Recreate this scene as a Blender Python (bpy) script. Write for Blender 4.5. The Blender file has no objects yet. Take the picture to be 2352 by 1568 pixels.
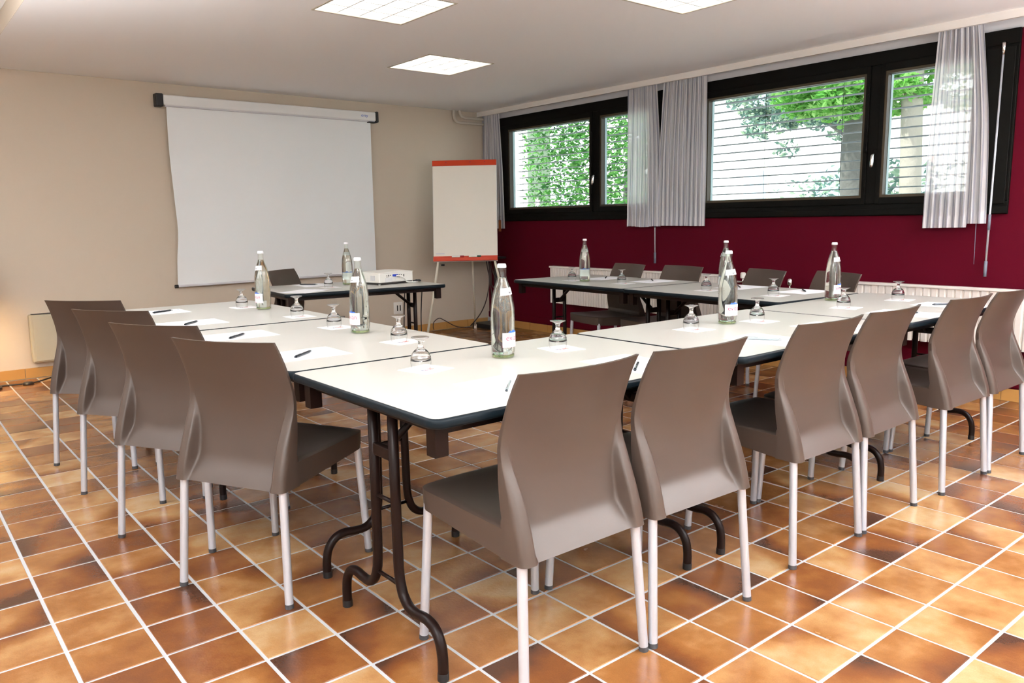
import bpy, bmesh, math, random
from mathutils import Vector, Matrix
PI = math.pi
random.seed(7)
SC = bpy.context.scene
COL = SC.collection

# ------------------------------------------------------------------ camera
CAM = Vector((-0.967, -1.4695, 1.19))
YAW, PITCH, ROLL, FPX = 0.886785, -0.152810, -0.0150995, 1798.28
cy, sy, cp, sp = math.cos(YAW), math.sin(YAW), math.cos(PITCH), math.sin(PITCH)
fwd = Vector((cp*cy, cp*sy, sp)); rgt = Vector((sy, -cy, 0)); up = rgt.cross(fwd)
cr, sr = math.cos(ROLL), math.sin(ROLL)
R_ = cr*rgt + sr*up; U_ = -sr*rgt + cr*up
cam = bpy.data.objects.new('camera', bpy.data.cameras.new('camera')); COL.objects.link(cam)
m = Matrix((R_, U_, -fwd)).transposed().to_4x4(); m.translation = CAM
cam.matrix_world = m
cam.data.sensor_fit = 'HORIZONTAL'; cam.data.sensor_width = 36.0
cam.data.lens = FPX/2352*36.0
cam.data.clip_start = 0.05; cam.data.clip_end = 200
SC.camera = cam

def project(x, y, z):
    d = Vector((x, y, z)) - CAM
    w = d.dot(fwd)
    if w < .05: return None
    return (1176 + FPX*d.dot(R_)/w, 784 - FPX*d.dot(U_)/w, w)

# ------------------------------------------------------------------ light, sky, exposure
SC.view_settings.view_transform = 'Standard'
SC.view_settings.look = 'None'
SC.view_settings.gamma = 1.0
SC.view_settings.use_curve_mapping = False
SC.view_settings.exposure = 0.66
world = bpy.data.worlds.new('world'); SC.world = world; world.use_nodes = True
bg = world.node_tree.nodes['Background']
bg.inputs[0].default_value = (0.90, 0.95, 1.0, 1); bg.inputs[1].default_value = 2.0
sun = bpy.data.objects.new('sun', bpy.data.lights.new('sun', 'SUN')); COL.objects.link(sun)
sun.data.energy = 5.0; sun.data.angle = 0.02; sun.data.color = (1, .95, .85)
sun.rotation_euler = Vector((0.6, -0.35, -0.8)).to_track_quat('-Z', 'Y').to_euler()
PANEL_STRENGTH = 2.6        # ceiling luminaires
FILL_UPLIGHT_W = 640.0             # unseen floor uplighters added to lift ceiling and wall brightness
LAMP_W = 15.0                # small floor lamp by the left end of the screen wall
SC.cycles.max_bounces = 12; SC.cycles.diffuse_bounces = 5; SC.cycles.glossy_bounces = 4
SC.cycles.transmission_bounces = 12; SC.cycles.transparent_max_bounces = 24
SC.cycles.caustics_reflective = False; SC.cycles.caustics_refractive = True
SC.cycles.blur_glossy = 1.0; SC.cycles.sample_clamp_indirect = 14.0

# ------------------------------------------------------------------ materials
def lin(r, g, b):
    f = lambda c: (c/255/12.92) if c/255 <= .04045 else ((c/255+.055)/1.055)**2.4
    return (f(r), f(g), f(b), 1)
def mat(name, col=(.8, .8, .8), rough=.5, metal=0, spec=.5, **kw):
    m = bpy.data.materials.new(name); m.use_nodes = True
    b = m.node_tree.nodes['Principled BSDF']
    b.inputs['Base Color'].default_value = tuple(col[:3])+(1,)
    b.inputs['Roughness'].default_value = rough; b.inputs['Metallic'].default_value = metal
    b.inputs['Specular IOR Level'].default_value = spec
    for k, v in kw.items(): b.inputs[k.replace('_', ' ')].default_value = v
    return m
class NT:
    def __init__(s, m): s.t = m.node_tree; s.b = s.t.nodes.get('Principled BSDF'); s.o = s.t.nodes['Material Output']
    def n(s, typ, **kw):
        x = s.t.nodes.new(typ)
        for k, v in kw.items():
            if k[:2] == 'i_': x.inputs[int(k[2:])].default_value = v
            else: setattr(x, k, v)
        return x
    def l(s, a, b): s.t.links.new(a, b)
    def math(s, op, a, b=None, c=None):
        x = s.n('ShaderNodeMath', operation=op)
        for i, v in enumerate((a, b, c)):
            if v is None: continue
            if hasattr(v, 'is_linked'): s.l(v, x.inputs[i])
            else: x.inputs[i].default_value = v
        return x.outputs[0]
    def ramp(s, fac, stops):
        r = s.n('ShaderNodeValToRGB'); e = r.color_ramp.elements
        while len(e) < len(stops): e.new(.5)
        for q, (p, c) in zip(e, stops): q.position = p; q.color = tuple(c[:3])+(1,)
        s.l(fac, r.inputs[0]); return r.outputs[0]
def bumpy(m, scale, strength, dist=.002, detail=3, coord='Object'):
    t = NT(m); tc = t.n('ShaderNodeTexCoord'); nz = t.n('ShaderNodeTexNoise')
    nz.inputs['Scale'].default_value = scale; nz.inputs['Detail'].default_value = detail
    bp = t.n('ShaderNodeBump'); bp.inputs['Strength'].default_value = strength; bp.inputs['Distance'].default_value = dist
    t.l(tc.outputs[coord], nz.inputs['Vector']); t.l(nz.outputs[0], bp.inputs['Height']); t.l(bp.outputs[0], t.b.inputs['Normal'])
    return m

M = {}
M['wall'] = bumpy(mat('beige_plaster', (.60, .52, .42), .85, spec=.2), 60, .25)
M['wall2'] = bumpy(mat('pale_plaster', (.80, .78, .74), .85, spec=.2), 60, .2)
M['red'] = bumpy(mat('wine_red_paint', (.092, .0008, .010), .65, spec=.1), 90, .2)
M['ceil'] = mat('ceiling_white', (.90, .91, .92), .9, spec=.15)
def ceil_relief():
    t = NT(M['ceil']); g = t.n('ShaderNodeNewGeometry'); sx = t.n('ShaderNodeSeparateXYZ'); t.l(g.outputs['Position'], sx.inputs[0])
    def groove(o, pitch, w, off):
        a = t.math('FRACT', t.math('DIVIDE', t.math('ADD', o, off), pitch))
        a = t.math('ABSOLUTE', t.math('SUBTRACT', a, .5))
        return t.math('LESS_THAN', a, w/pitch)
    gy = groove(sx.outputs[1], .30, .0022, .1); gx = groove(sx.outputs[0], 1.21, .003, .382)
    h = t.math('SUBTRACT', 1.0, t.math('MAXIMUM', gy, gx))
    bp = t.n('ShaderNodeBump'); bp.inputs['Strength'].default_value = .35; bp.inputs['Distance'].default_value = .0015
    t.l(h, bp.inputs['Height']); t.l(bp.outputs[0], t.b.inputs['Normal'])
ceil_relief()
M['trim'] = mat('cream_trim', (.82, .79, .75), .5)
M['strip'] = mat('grey_white_strip', (.62, .63, .66), .55)
M['frame'] = mat('black_brown_frame', (.005, .0048, .004), .5, spec=.09)
M['gasket'] = mat('bronze_glazing_bead', (.055, .042, .024), .4, spec=.4)
M['reveal'] = mat('grey_reveal', (.60, .78, .82), .4)
M['alu'] = mat('brushed_aluminium', (.57, .61, .68), .30, metal=.5)
M['chrome'] = mat('chrome', (.8, .79, .77), .15, metal=1)
M['greyplastic'] = mat('grey_plastic', (.16, .18, .23), .5)
M['foot'] = mat('grey_rubber', (.05, .05, .055), .7)
M['chair'] = bumpy(mat('taupe_plastic', (.066, .046, .036), .40, spec=.42), 500, .05, .0005)
M['lam'] = bumpy(mat('cream_laminate', (.52, .515, .475), .30, spec=.5), 400, .04, .0004)
M['edge'] = mat('blue_black_edging', (.005, .010, .014), .4, spec=.15)
M['steel'] = mat('dark_brown_enamel', (.010, .0045, .0035), .34, spec=.16)
M['black'] = mat('black_plastic', (.010, .010, .011), .45)
M['white'] = mat('white_plastic', (.82, .81, .76), .4)
M['paper'] = mat('white_paper', (.90, .91, .95), .8, spec=.2)
M['screen'] = mat('screen_fabric', (.84, .875, .88), .8, spec=.15)
M['casing'] = mat('casing_white', (.80, .82, .81), .45)
M['board'] = mat('flipchart_paper', (.87, .84, .75), .6, spec=.3)
M['orange'] = mat('orange_enamel', (.60, .042, .003), .4, spec=.3)
M['cream_tube'] = mat('cream_tube', (.78, .75, .62), .4)
M['pipe'] = mat('beige_pipe', (.60, .55, .47), .5)
M['rad'] = mat('radiator_enamel', (.78, .74, .70), .35)
M['heater'] = mat('heater_enamel', (.46, .42, .31), .45)
M['darkgap'] = mat('dark_gap', (.05, .045, .04), .8)
M['pen'] = mat('pen_dark_barrel', (.006, .012, .022), .2, spec=.6)
M['penclip'] = mat('pen_silver', (.45, .5, .52), .2, metal=.8)
M['penclear'] = mat('pen_grey_barrel', (.30, .36, .37), .12, spec=.7)
M['grout'] = bumpy(mat('grey_grout', (.42, .43, .44), .85, spec=.2), 150, .3)
M['cable'] = mat('black_cable', (.012, .011, .011), .5)
M['browncable'] = mat('brown_cable', (.05, .03, .025), .5)
M['capwhite'] = mat('white_crown_cap', (.86, .86, .90), .35)
M['label'] = mat('bottle_label', (.86, .86, .90), .5)
M['pinkprint'] = mat('pink_print', (.62, .03, .10), .5)
M['palepink'] = mat('pale_pink_print', (.85, .55, .60), .5)
M['blueprint'] = mat('blue_print', (.03, .13, .55), .5)
M['darkprint'] = mat('dark_print', (.02, .02, .03), .5)
M['headprint'] = mat('grey_blue_letterhead', (.60, .62, .74), .7)
M['redmark'] = mat('dark_red_print', (.35, .01, .02), .5)
M['bluecon'] = mat('blue_connector', (.015, .05, .45), .4)
M['tag'] = mat('orange_wood', (.35, .09, .02), .5)
M['bark'] = bumpy(mat('grey_bark', (.13, .13, .125), .9), 12, .8, .03)
M['bark2'] = bumpy(mat('pale_bark', (.34, .31, .27), .9), 10, .6, .03)
M['facade'] = mat('white_render', (.88, .88, .86), .8)
M['facadepink'] = mat('pale_pink_render', (.85, .62, .55), .8)
M['farglass'] = mat('far_window_glass', (.45, .58, .70), .2)
M['paving'] = mat('pale_paving', (.62, .60, .56), .9)
M['flower'] = mat('pink_flower', (.85, .55, .72), .7)
M['louvre'] = mat('louvre_white', (.90, .90, .86), .25)
M['tanframe'] = mat('luminaire_frame', (.50, .45, .36), .5)
M['slat'] = mat('blind_slat_grey', (.24, .29, .33), .45, spec=.3)
M['shade'] = mat('lampshade_cream', (.85, .78, .62), .8)

def emission(name, col, s):
    m = bpy.data.materials.new(name); m.use_nodes = True; t = m.node_tree
    t.nodes.remove(t.nodes['Principled BSDF']); e = t.nodes.new('ShaderNodeEmission')
    e.inputs[0].default_value = tuple(col)+(1,); e.inputs[1].default_value = s
    t.links.new(e.outputs[0], t.nodes['Material Output'].inputs[0]); return m
M['panel'] = emission('luminaire_glow', (1.0, .99, .96), PANEL_STRENGTH)
M['bulb'] = emission('warm_bulb', (1.0, .72, .38), 25)

def glassmat(name, col, ior, rough=0.0):
    m = bpy.data.materials.new(name); m.use_nodes = True; t = m.node_tree
    t.nodes.remove(t.nodes['Principled BSDF']); g = t.nodes.new('ShaderNodeBsdfGlass')
    g.inputs['Color'].default_value = tuple(col)+(1,); g.inputs['IOR'].default_value = ior; g.inputs['Roughness'].default_value = rough
    t.links.new(g.outputs[0], t.nodes['Material Output'].inputs[0]); return m
def thin_glass(name, tint, refl=.5, ior=1.5):
    m = bpy.data.materials.new(name); m.use_nodes = True; t = NT(m)
    t.t.nodes.remove(t.b)
    tr = t.n('ShaderNodeBsdfTransparent'); tr.inputs[0].default_value = tuple(tint)+(1,)
    gl = t.n('ShaderNodeBsdfGlossy'); gl.inputs['Roughness'].default_value = .02
    lw = t.n('ShaderNodeLayerWeight'); lw.inputs[0].default_value = .5
    f0 = ((ior-1)/(ior+1))**2
    f = t.math('MULTIPLY', t.math('ADD', t.math('MULTIPLY', t.math('POWER', lw.outputs['Facing'], 4.0), 1-f0), f0), refl); mx = t.n('ShaderNodeMixShader')
    t.l(f, mx.inputs[0]); t.l(tr.outputs[0], mx.inputs[1]); t.l(gl.outputs[0], mx.inputs[2]); t.l(mx.outputs[0], t.o.inputs[0])
    return m
M['glass'] = None
M['glassbase'] = glassmat('green_base_glass', (.90, .955, .78), 1.33)
M['water'] = glassmat('water', (.99, 1, .995), 1.33)
M['goblet'] = glassmat('clear_goblet_glass', (1, 1, 1), 1.45); M['glass'] = thin_glass('clear_bottle_glass', (.985, .995, .98), .8, 1.5)
M['gobletthin'] = thin_glass('thin_bowl_glass', (.985, .99, .99), .9); M['gobletfoot'] = thin_glass('goblet_foot_glass', (.93, .93, .92), 1.0, 3.4)  # foot reflects more than glass, whitening it like a bright ceiling reflection
M['pane'] = thin_glass('window_pane_glass', (.93, .97, .97), .6)

def leafmat(name, c1, c2, c3):
    m = mat(name, c1, .55, spec=.3); t = NT(m)
    g = t.n('ShaderNodeNewGeometry')
    col = t.ramp(g.outputs['Random Per Island'], [(0, c1), (.5, c2), (1, c3)])
    t.l(col, t.b.inputs['Base Color'])
    tl = t.n('ShaderNodeBsdfTranslucent'); t.l(col, tl.inputs[0])
    mx = t.n('ShaderNodeMixShader', i_0=.45); t.l(t.b.outputs[0], mx.inputs[1]); t.l(tl.outputs[0], mx.inputs[2]); t.l(mx.outputs[0], t.o.inputs[0])
    return m
M['leaf'] = leafmat('hedge_leaf', (.02, .10, .025), (.09, .31, .06), (.22, .46, .14))
M['leafbright'] = leafmat('bright_leaf', (.09, .34, .05), (.20, .52, .10), (.45, .72, .28))
M['leafblue'] = leafmat('grey_green_leaf', (.07, .14, .13), (.16, .28, .24), (.42, .55, .38))  # greyed leaf: shaded foliage of the bright tree, own colour on shrubs

PITCHX, PITCHY, OX, OY = .2100, .2085, .818, -.101     # tile grid measured on the floor
def tile_material():
    m = mat('glazed_terracotta', (.5, .25, .08), .22, spec=.5); t = NT(m)
    g = t.n('ShaderNodeNewGeometry'); sx = t.n('ShaderNodeSeparateXYZ'); t.l(g.outputs['Position'], sx.inputs[0])
    cx = t.math('DIVIDE', t.math('SUBTRACT', sx.outputs[0], OX), PITCHX)
    cyy = t.math('DIVIDE', t.math('SUBTRACT', sx.outputs[1], OY), PITCHY)
    ix, iy = t.math('FLOOR', cx), t.math('FLOOR', cyy)
    fx, fy = t.math('SUBTRACT', t.math('FRACT', cx), .5), t.math('SUBTRACT', t.math('FRACT', cyy), .5)
    cv = t.n('ShaderNodeCombineXYZ'); t.l(ix, cv.inputs[0]); t.l(iy, cv.inputs[1])
    wn = t.n('ShaderNodeTexWhiteNoise', noise_dimensions='2D'); t.l(cv.outputs[0], wn.inputs['Vector'])
    rs = t.n('ShaderNodeSeparateColor'); t.l(wn.outputs['Color'], rs.inputs[0])
    r1, r2, r3 = rs.outputs[0], rs.outputs[1], rs.outputs[2]
    # cloudy glaze inside every tile, shifted per tile
    v = t.n('ShaderNodeCombineXYZ'); t.l(t.math('ADD', fx, t.math('MULTIPLY', r1, 37)), v.inputs[0]); t.l(t.math('ADD', fy, t.math('MULTIPLY', r2, 53)), v.inputs[1])
    nz = t.n('ShaderNodeTexNoise'); nz.inputs['Scale'].default_value = 1.5; nz.inputs['Detail'].default_value = 3; nz.inputs['Roughness'].default_value = .55
    t.l(v.outputs[0], nz.inputs['Vector'])
    ang = t.math('MULTIPLY', r3, 6.283)
    gr = t.math('ADD', t.math('MULTIPLY', fx, t.math('COSINE', ang)), t.math('MULTIPLY', fy, t.math('SINE', ang)))
    edge = t.math('MULTIPLY', t.math('SMOOTH_MAX', t.math('SUBTRACT', gr, .05), 0.0, .1), t.math('MULTIPLY', t.math('GREATER_THAN', r2, .45), 1.1))
    f = t.math('ADD', t.math('MULTIPLY', r1, .62), t.math('MULTIPLY', t.math('SUBTRACT', nz.outputs[0], .5), .75))
    f = t.math('ADD', t.math('ADD', f, edge), .06)
    col = t.ramp(f, [(0.0, (.44, .29, .15)), (.18, (.36, .19, .075)), (.38, (.255, .106, .031)), (.62, (.175, .060, .018)), (.86, (.110, .040, .018)), (1, (.066, .028, .016))])
    n2 = t.n('ShaderNodeTexNoise'); n2.inputs['Scale'].default_value = 260; n2.inputs['Detail'].default_value = 2
    t.l(g.outputs['Position'], n2.inputs['Vector'])
    mxc = t.n('ShaderNodeMix', data_type='RGBA', blend_type='OVERLAY'); mxc.inputs[0].default_value = .18
    t.l(col, mxc.inputs[6]); t.l(n2.outputs[0], mxc.inputs[7]); t.l(mxc.outputs[2], t.b.inputs['Base Color'])
    n3 = t.n('ShaderNodeTexNoise'); n3.inputs['Scale'].default_value = 95; n3.inputs['Detail'].default_value = 2
    t.l(g.outputs['Position'], n3.inputs['Vector'])
    bp = t.n('ShaderNodeBump'); bp.inputs['Strength'].default_value = .26; bp.inputs['Distance'].default_value = .0025
    t.l(n3.outputs[0], bp.inputs['Height']); t.l(bp.outputs[0], t.b.inputs['Normal'])
    t.l(t.math('ADD', t.math('MULTIPLY', nz.outputs[0], .14), .17), t.b.inputs['Roughness'])
    return m
M['tile'] = tile_material()
M['skirt'] = bumpy(mat('ochre_skirting_tile', (.50, .26, .075), .3), 8, .2)

def curtain_material():
    m = bpy.data.materials.new('striped_sheer'); m.use_nodes = True; t = NT(m)
    at = t.n('ShaderNodeUVMap'); sx = t.n('ShaderNodeSeparateXYZ'); t.l(at.outputs[0], sx.inputs[0])
    a = t.math('FRACT', t.math('MULTIPLY', sx.outputs[0], 1.0))
    st = t.math('LESS_THAN', a, .30)
    col = t.ramp(st, [(0, (.96, .96, .98)), (1, (.55, .56, .64))])
    t.b.inputs['Roughness'].default_value = .9; t.b.inputs['Specular IOR Level'].default_value = .1
    t.l(col, t.b.inputs['Base Color'])
    tl = t.n('ShaderNodeBsdfTranslucent'); t.l(col, tl.inputs[0])
    tr = t.n('ShaderNodeBsdfTransparent')
    mx = t.n('ShaderNodeMixShader', i_0=.42); t.l(t.b.outputs[0], mx.inputs[1]); t.l(tl.outputs[0], mx.inputs[2])
    m2 = t.n('ShaderNodeMixShader', i_0=.16); t.l(mx.outputs[0], m2.inputs[1]); t.l(tr.outputs[0], m2.inputs[2])
    t.l(m2.outputs[0], t.o.inputs[0]); return m
M['curtain'] = curtain_material()
def doily_material():
    m = mat('doily_paper', (.90, .89, .90), .8, spec=.2); t = NT(m)
    tc = t.n('ShaderNodeTexCoord'); sx = t.n('ShaderNodeSeparateXYZ'); t.l(tc.outputs['Object'], sx.inputs[0])
    ax = t.math('LESS_THAN', t.math('ABSOLUTE', sx.outputs[0]), .028)
    ay = t.math('LESS_THAN', t.math('ABSOLUTE', t.math('ADD', sx.outputs[1], .012)), .010)
    nz = t.n('ShaderNodeTexNoise'); nz.inputs['Scale'].default_value = 170; t.l(tc.outputs['Object'], nz.inputs['Vector'])
    msk = t.math('MULTIPLY', t.math('MULTIPLY', ax, ay), t.math('GREATER_THAN', nz.outputs[0], .47))
    c = t.ramp(t.math('ADD', t.math('MULTIPLY', sx.outputs[0], 16), .5), [(.1, (.20, .28, .42)), (.5, (.75, .30, .32)), (.9, (.85, .45, .35))])
    mx = t.n('ShaderNodeMix', data_type='RGBA'); t.l(msk, mx.inputs[0]); mx.inputs[6].default_value = (.90, .89, .90, 1); t.l(c, mx.inputs[7])
    t.l(mx.outputs[2], t.b.inputs['Base Color']); return m
M['doily'] = doily_material()

# ------------------------------------------------------------------ mesh helpers
class MB:
    def __init__(s): s.v = []; s.f = []
    def add(s, vs, fs):
        o = len(s.v); s.v += [tuple(p) for p in vs]; s.f += [tuple(i+o for i in q) for q in fs]; return s
    def box(s, x0, x1, y0, y1, z0, z1):
        vs = [(x, y, z) for z in (z0, z1) for y in (y0, y1) for x in (x0, x1)]
        return s.add(vs, [(0, 2, 3, 1), (4, 5, 7, 6), (0, 1, 5, 4), (2, 6, 7, 3), (0, 4, 6, 2), (1, 3, 7, 5)])
    def obox(s, c, ux, uy, uz):
        c, ux, uy, uz = map(Vector, (c, ux, uy, uz)); vs = [c+a*ux+b*uy+d*uz for d in (-1, 1) for b in (-1, 1) for a in (-1, 1)]
        return s.add(vs, [(0, 2, 3, 1), (4, 5, 7, 6), (0, 1, 5, 4), (2, 6, 7, 3), (0, 4, 6, 2), (1, 3, 7, 5)])
    def tube(s, pts, r, n=12, cap=True):
        pts = [Vector(p) for p in pts]; rs = r if isinstance(r, (list, tuple)) else [r]*len(pts)
        vs = []; fs = []; prev = None
        for i, p in enumerate(pts):
            t = (pts[min(i+1, len(pts)-1)]-pts[max(i-1, 0)]).normalized()
            if prev is None:
                a = Vector((0, 0, 1)) if abs(t.z) < .9 else Vector((1, 0, 0)); prev = t.cross(a).normalized()
            prev = (prev - t*prev.dot(t)).normalized(); b = t.cross(prev)
            for k in range(n):
                q = 2*PI*k/n; vs.append(p + rs[i]*(math.cos(q)*prev + math.sin(q)*b))
        for i in range(len(pts)-1):
            for k in range(n):
                a, b = i*n+k, i*n+(k+1) % n; fs.append((a, b, b+n, a+n))
        if cap: fs.append(tuple(range(n))[::-1]); fs.append(tuple(range((len(pts)-1)*n, len(pts)*n)))
        return s.add(vs, fs)
    def lathe(s, prof, n=32, c=(0, 0, 0)):
        vs = []; fs = []
        ring = []
        for r, z in prof:
            if r < 1e-6: ring.append([len(vs)]); vs.append((c[0], c[1], c[2]+z))
            else:
                ring.append(list(range(len(vs), len(vs)+n)))
                vs += [(c[0]+r*math.cos(2*PI*k/n), c[1]+r*math.sin(2*PI*k/n), c[2]+z) for k in range(n)]
        for a, b in zip(ring, ring[1:]):
            for k in range(n):
                k2 = (k+1) % n
                if len(a) == 1 and len(b) == 1: continue
                if len(a) == 1: fs.append((a[0], b[k2], b[k]))
                elif len(b) == 1: fs.append((a[k], a[k2], b[0]))
                else: fs.append((a[k], a[k2], b[k2], b[k]))
        return s.add(vs, fs)
    def prism(s, poly, z0, z1):
        n = len(poly); vs = [(x, y, z0) for x, y in poly]+[(x, y, z1) for x, y in poly]
        fs = [tuple(range(n))[::-1], tuple(range(n, 2*n))]+[(i, (i+1) % n, n+(i+1) % n, n+i) for i in range(n)]
        return s.add(vs, fs)
    def grid(s, P):
        nu, nv = len(P), len(P[0]); vs = [p for row in P for p in row]
        return s.add(vs, [(i*nv+j, (i+1)*nv+j, (i+1)*nv+j+1, i*nv+j+1) for i in range(nu-1) for j in range(nv-1)])
    def mesh(s, name, m, smooth=False, fix=False, angle=None):
        me = bpy.data.meshes.new(name); me.from_pydata([tuple(p) for p in s.v], [], s.f)
        if fix:
            bm = bmesh.new(); bm.from_mesh(me); bmesh.ops.remove_doubles(bm, verts=bm.verts, dist=1e-6)
            bmesh.ops.recalc_face_normals(bm, faces=bm.faces); bm.to_mesh(me); bm.free()
        me.materials.append(M[m] if isinstance(m, str) else m)
        if smooth:
            for p in me.polygons: p.use_smooth = True
            if angle: me.set_sharp_from_angle(angle=math.radians(angle))
        return me
def link(name, me, parent=None, loc=None, rz=None):
    o = bpy.data.objects.new(name, me); COL.objects.link(o)
    if parent: o.parent = parent
    if loc is not None: o.location = loc
    if rz is not None: o.rotation_euler.z = rz
    return o
def part(name, mb, m, parent, smooth=False, angle=None, fix=False, bevel=0):
    o = link(name, mb.mesh(name, m, smooth, fix, angle), parent)
    if bevel:
        b = o.modifiers.new('bevel', 'BEVEL'); b.width = bevel; b.segments = 2; b.limit_method = 'ANGLE'
    return o
def tag(o, label, cat, group=None):
    o['label'] = label; o['category'] = cat
    if group: o['group'] = group
    return o
def thing(name, label, cat, loc=(0, 0, 0), rz=0, group=None):
    o = link(name, None, None, loc, rz); return tag(o, label, cat, group)
def struct(o): o['kind'] = 'structure'; return o
def dup(root, loc, rz, label, group=None):
    def cp(o, par):
        c = o.copy(); COL.objects.link(c); c.parent = par
        for k in KIDS.get(o.name, ()): cp(k, c)
        return c
    r = cp(root, None); r.location = loc; r.rotation_euler.z = rz; r['label'] = label
    if group: r['group'] = group
    return r
KIDS = {}
def remember():
    KIDS.clear()
    for o in COL.objects:
        if o.parent: KIDS.setdefault(o.parent.name, []).append(o)
def rrect(x0, x1, y0, y1, r, n=6):
    pts = []
    for cx, cyy, a0 in ((x1-r, y1-r, 0), (x0+r, y1-r, 90), (x0+r, y0+r, 180), (x1-r, y0+r, 270)):
        for k in range(n+1):
            a = math.radians(a0+90*k/n); pts.append((cx+r*math.cos(a), cyy+r*math.sin(a)))
    return pts
def interp(x, tab):
    if x <= tab[0][0]: return tab[0][1]
    for (a, va), (b, vb) in zip(tab, tab[1:]):
        if x <= b:
            t = (x-a)/(b-a); return va+(vb-va)*t
    return tab[-1][1]
def sinterp(x, tab):      # smooth (catmull-rom) interpolation of a table
    if x <= tab[0][0]: return tab[0][1]
    if x >= tab[-1][0]: return tab[-1][1]
    for i in range(len(tab)-1):
        if x <= tab[i+1][0]:
            (x1, y1), (x2, y2) = tab[i], tab[i+1]; h = x2-x1; t = (x-x1)/h
            m1 = (y2-tab[i-1][1])/(x2-tab[i-1][0]) if i > 0 else (y2-y1)/h
            m2 = (tab[i+2][1]-y1)/(tab[i+2][0]-x1) if i+2 < len(tab) else (y2-y1)/h
            return ((2*t**3-3*t*t+1)*y1+(t**3-2*t*t+t)*h*m1+(-2*t**3+3*t*t)*y2+(t**3-t*t)*h*m2)
def smooth_path(pts, n=6):
    P = [Vector(p) for p in pts]; out = []
    for i in range(len(P)-1):
        p0 = P[max(i-1, 0)]; p1 = P[i]; p2 = P[i+1]; p3 = P[min(i+2, len(P)-1)]
        for k in range(n):
            t = k/n
            out.append(.5*((2*p1)+(p2-p0)*t+(2*p0-5*p1+4*p2-p3)*t*t+(3*p1-p0-3*p2+p3)*t**3))
    out.append(P[-1]); return out
def text_mesh(body, size, name):
    cu = bpy.data.curves.new(name, 'FONT'); cu.body = body; cu.size = size; cu.align_x = 'CENTER'; cu.resolution_u = 3
    o = bpy.data.objects.new(name, cu); COL.objects.link(o)
    dg = bpy.context.evaluated_depsgraph_get(); me = bpy.data.meshes.new_from_object(o.evaluated_get(dg))
    v = [tuple(p.co) for p in me.vertices]; f = [tuple(p.vertices) for p in me.polygons]
    bpy.data.objects.remove(o); bpy.data.curves.remove(cu); bpy.data.meshes.remove(me); return v, f

# ================================================================== ROOM
XW, YW, ZC = 4.60, 5.77, 2.392        # window wall, screen wall, ceiling
XL, YB = -3.0, -3.6                   # left wall and wall behind the camera
T = .2
LIGHTS = [(2.632, 3.775, 'v'), (1.426, 2.560, 'v'), (2.640, 1.372, 'v'), (1.430, .160, 'o'), (2.640, -1.045, 'o'), (3.85, -.3, 'o'), (.22, -1.045, 'o'), (1.43, -2.25, 'o')]  # entries marked o are unseen lights added to brighten the room
LH = .298
# floor bed (grout) and tiles
fl = struct(link('floor', MB().box(XL, XW+T, YB, YW+T, -.15, -.0025).mesh('floor', 'grout')))
hx, hy = (PITCHX-.0085)/2, (PITCHY-.0085)/2
def tile_geo(mb, x, y, z=0.0):
    c = .0022
    vs = [(x+a*hx, y+b*hy, -.004+z) for a, b in ((-1, -1), (1, -1), (1, 1), (-1, 1))]+[(x+a*(hx-c), y+b*(hy-c), z) for a, b in ((-1, -1), (1, -1), (1, 1), (-1, 1))]
    mb.add(vs, [(4, 5, 6, 7)]+[(i, (i+1) % 4, 4+(i+1) % 4, 4+i) for i in range(4)])
tiles = []
for i in range(-20, 20):
    for j in range(-18, 30):
        x, y = OX+(i+.5)*PITCHX, OY+(j+.5)*PITCHY
        if x-hx < XL or x+hx > XW or y-hy < YB or y+hy > YW: continue
        p = project(x, y, 0)
        vis = p and -60 < p[0] < 2412 and p[1] < 1640
        tiles.append((p[2] if vis else 99+random.random(), x, y))
tiles.sort()
tb = MB(); tile_geo(tb, 0, 0); tme = tb.mesh('tile', 'tile')
for d, x, y in tiles[:300]: link('tile', tme, fl, (x, y, random.uniform(-.0004, .0004)))
tb = MB()
for d, x, y in tiles[300:]: tile_geo(tb, x, y, random.uniform(-.0004, .0004))
o = part('tile_field', tb, 'tile', fl); o['kind'] = 'stuff'

# walls
wb = struct(link('wall_back', MB().box(XL-T, XW+T, YW, YW+T, -.15, 2.7).mesh('wall_back', 'wall')))
struct(link('wall_left', MB().box(XL-T, XL, YB-T, YW, -.15, 2.7).mesh('wall_left', 'wall2')))
mb = MB()
FILL_WINDOWS = [(-2.5, -.3), (.9, 3.1)]; fx = XL-T
for a, c in FILL_WINDOWS+[(XW+T, None)]:
    mb.box(fx, a, YB-T, YB, -.15, 2.7)
    if c is None: break
    mb.box(a, c, YB-T, YB, -.15, .95); mb.box(a, c, YB-T, YB, 2.25, 2.7); fx = c
struct(link('wall_front', mb.mesh('wall_front', 'wall2')))
for k, (a, c) in enumerate(FILL_WINDOWS):  # unseen rear windows, added as daylight fill on the chair backs
    w = struct(link('window_%d' % (k+3), None))
    b = MB().box(a, a+.06, YB-.1, YB-.04, .95, 2.25).box(c-.06, c, YB-.1, YB-.04, .95, 2.25).box(a, c, YB-.1, YB-.04, .95, 1.01).box(a, c, YB-.1, YB-.04, 2.19, 2.25).box((a+c)/2-.04, (a+c)/2+.04, YB-.1, YB-.04, .95, 2.25)
    part('window_frame', b, 'frame', w); part('pane', MB().box(a, c, YB-.072, YB-.068, .95, 2.25), 'pane', w)
WY0, WY1, WZ0, WZ1 = .41, 5.50, 1.187, 2.305     # window opening in the right wall
mb = MB()
mb.box(XW, XW+T, YB, YW, -.15, WZ0); mb.box(XW, XW+T, YB, WY0, WZ0, WZ1); mb.box(XW, XW+T, WY1, YW, WZ0, WZ1)
wr = struct(link('wall_right', mb.mesh('wall_right', 'red')))
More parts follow.
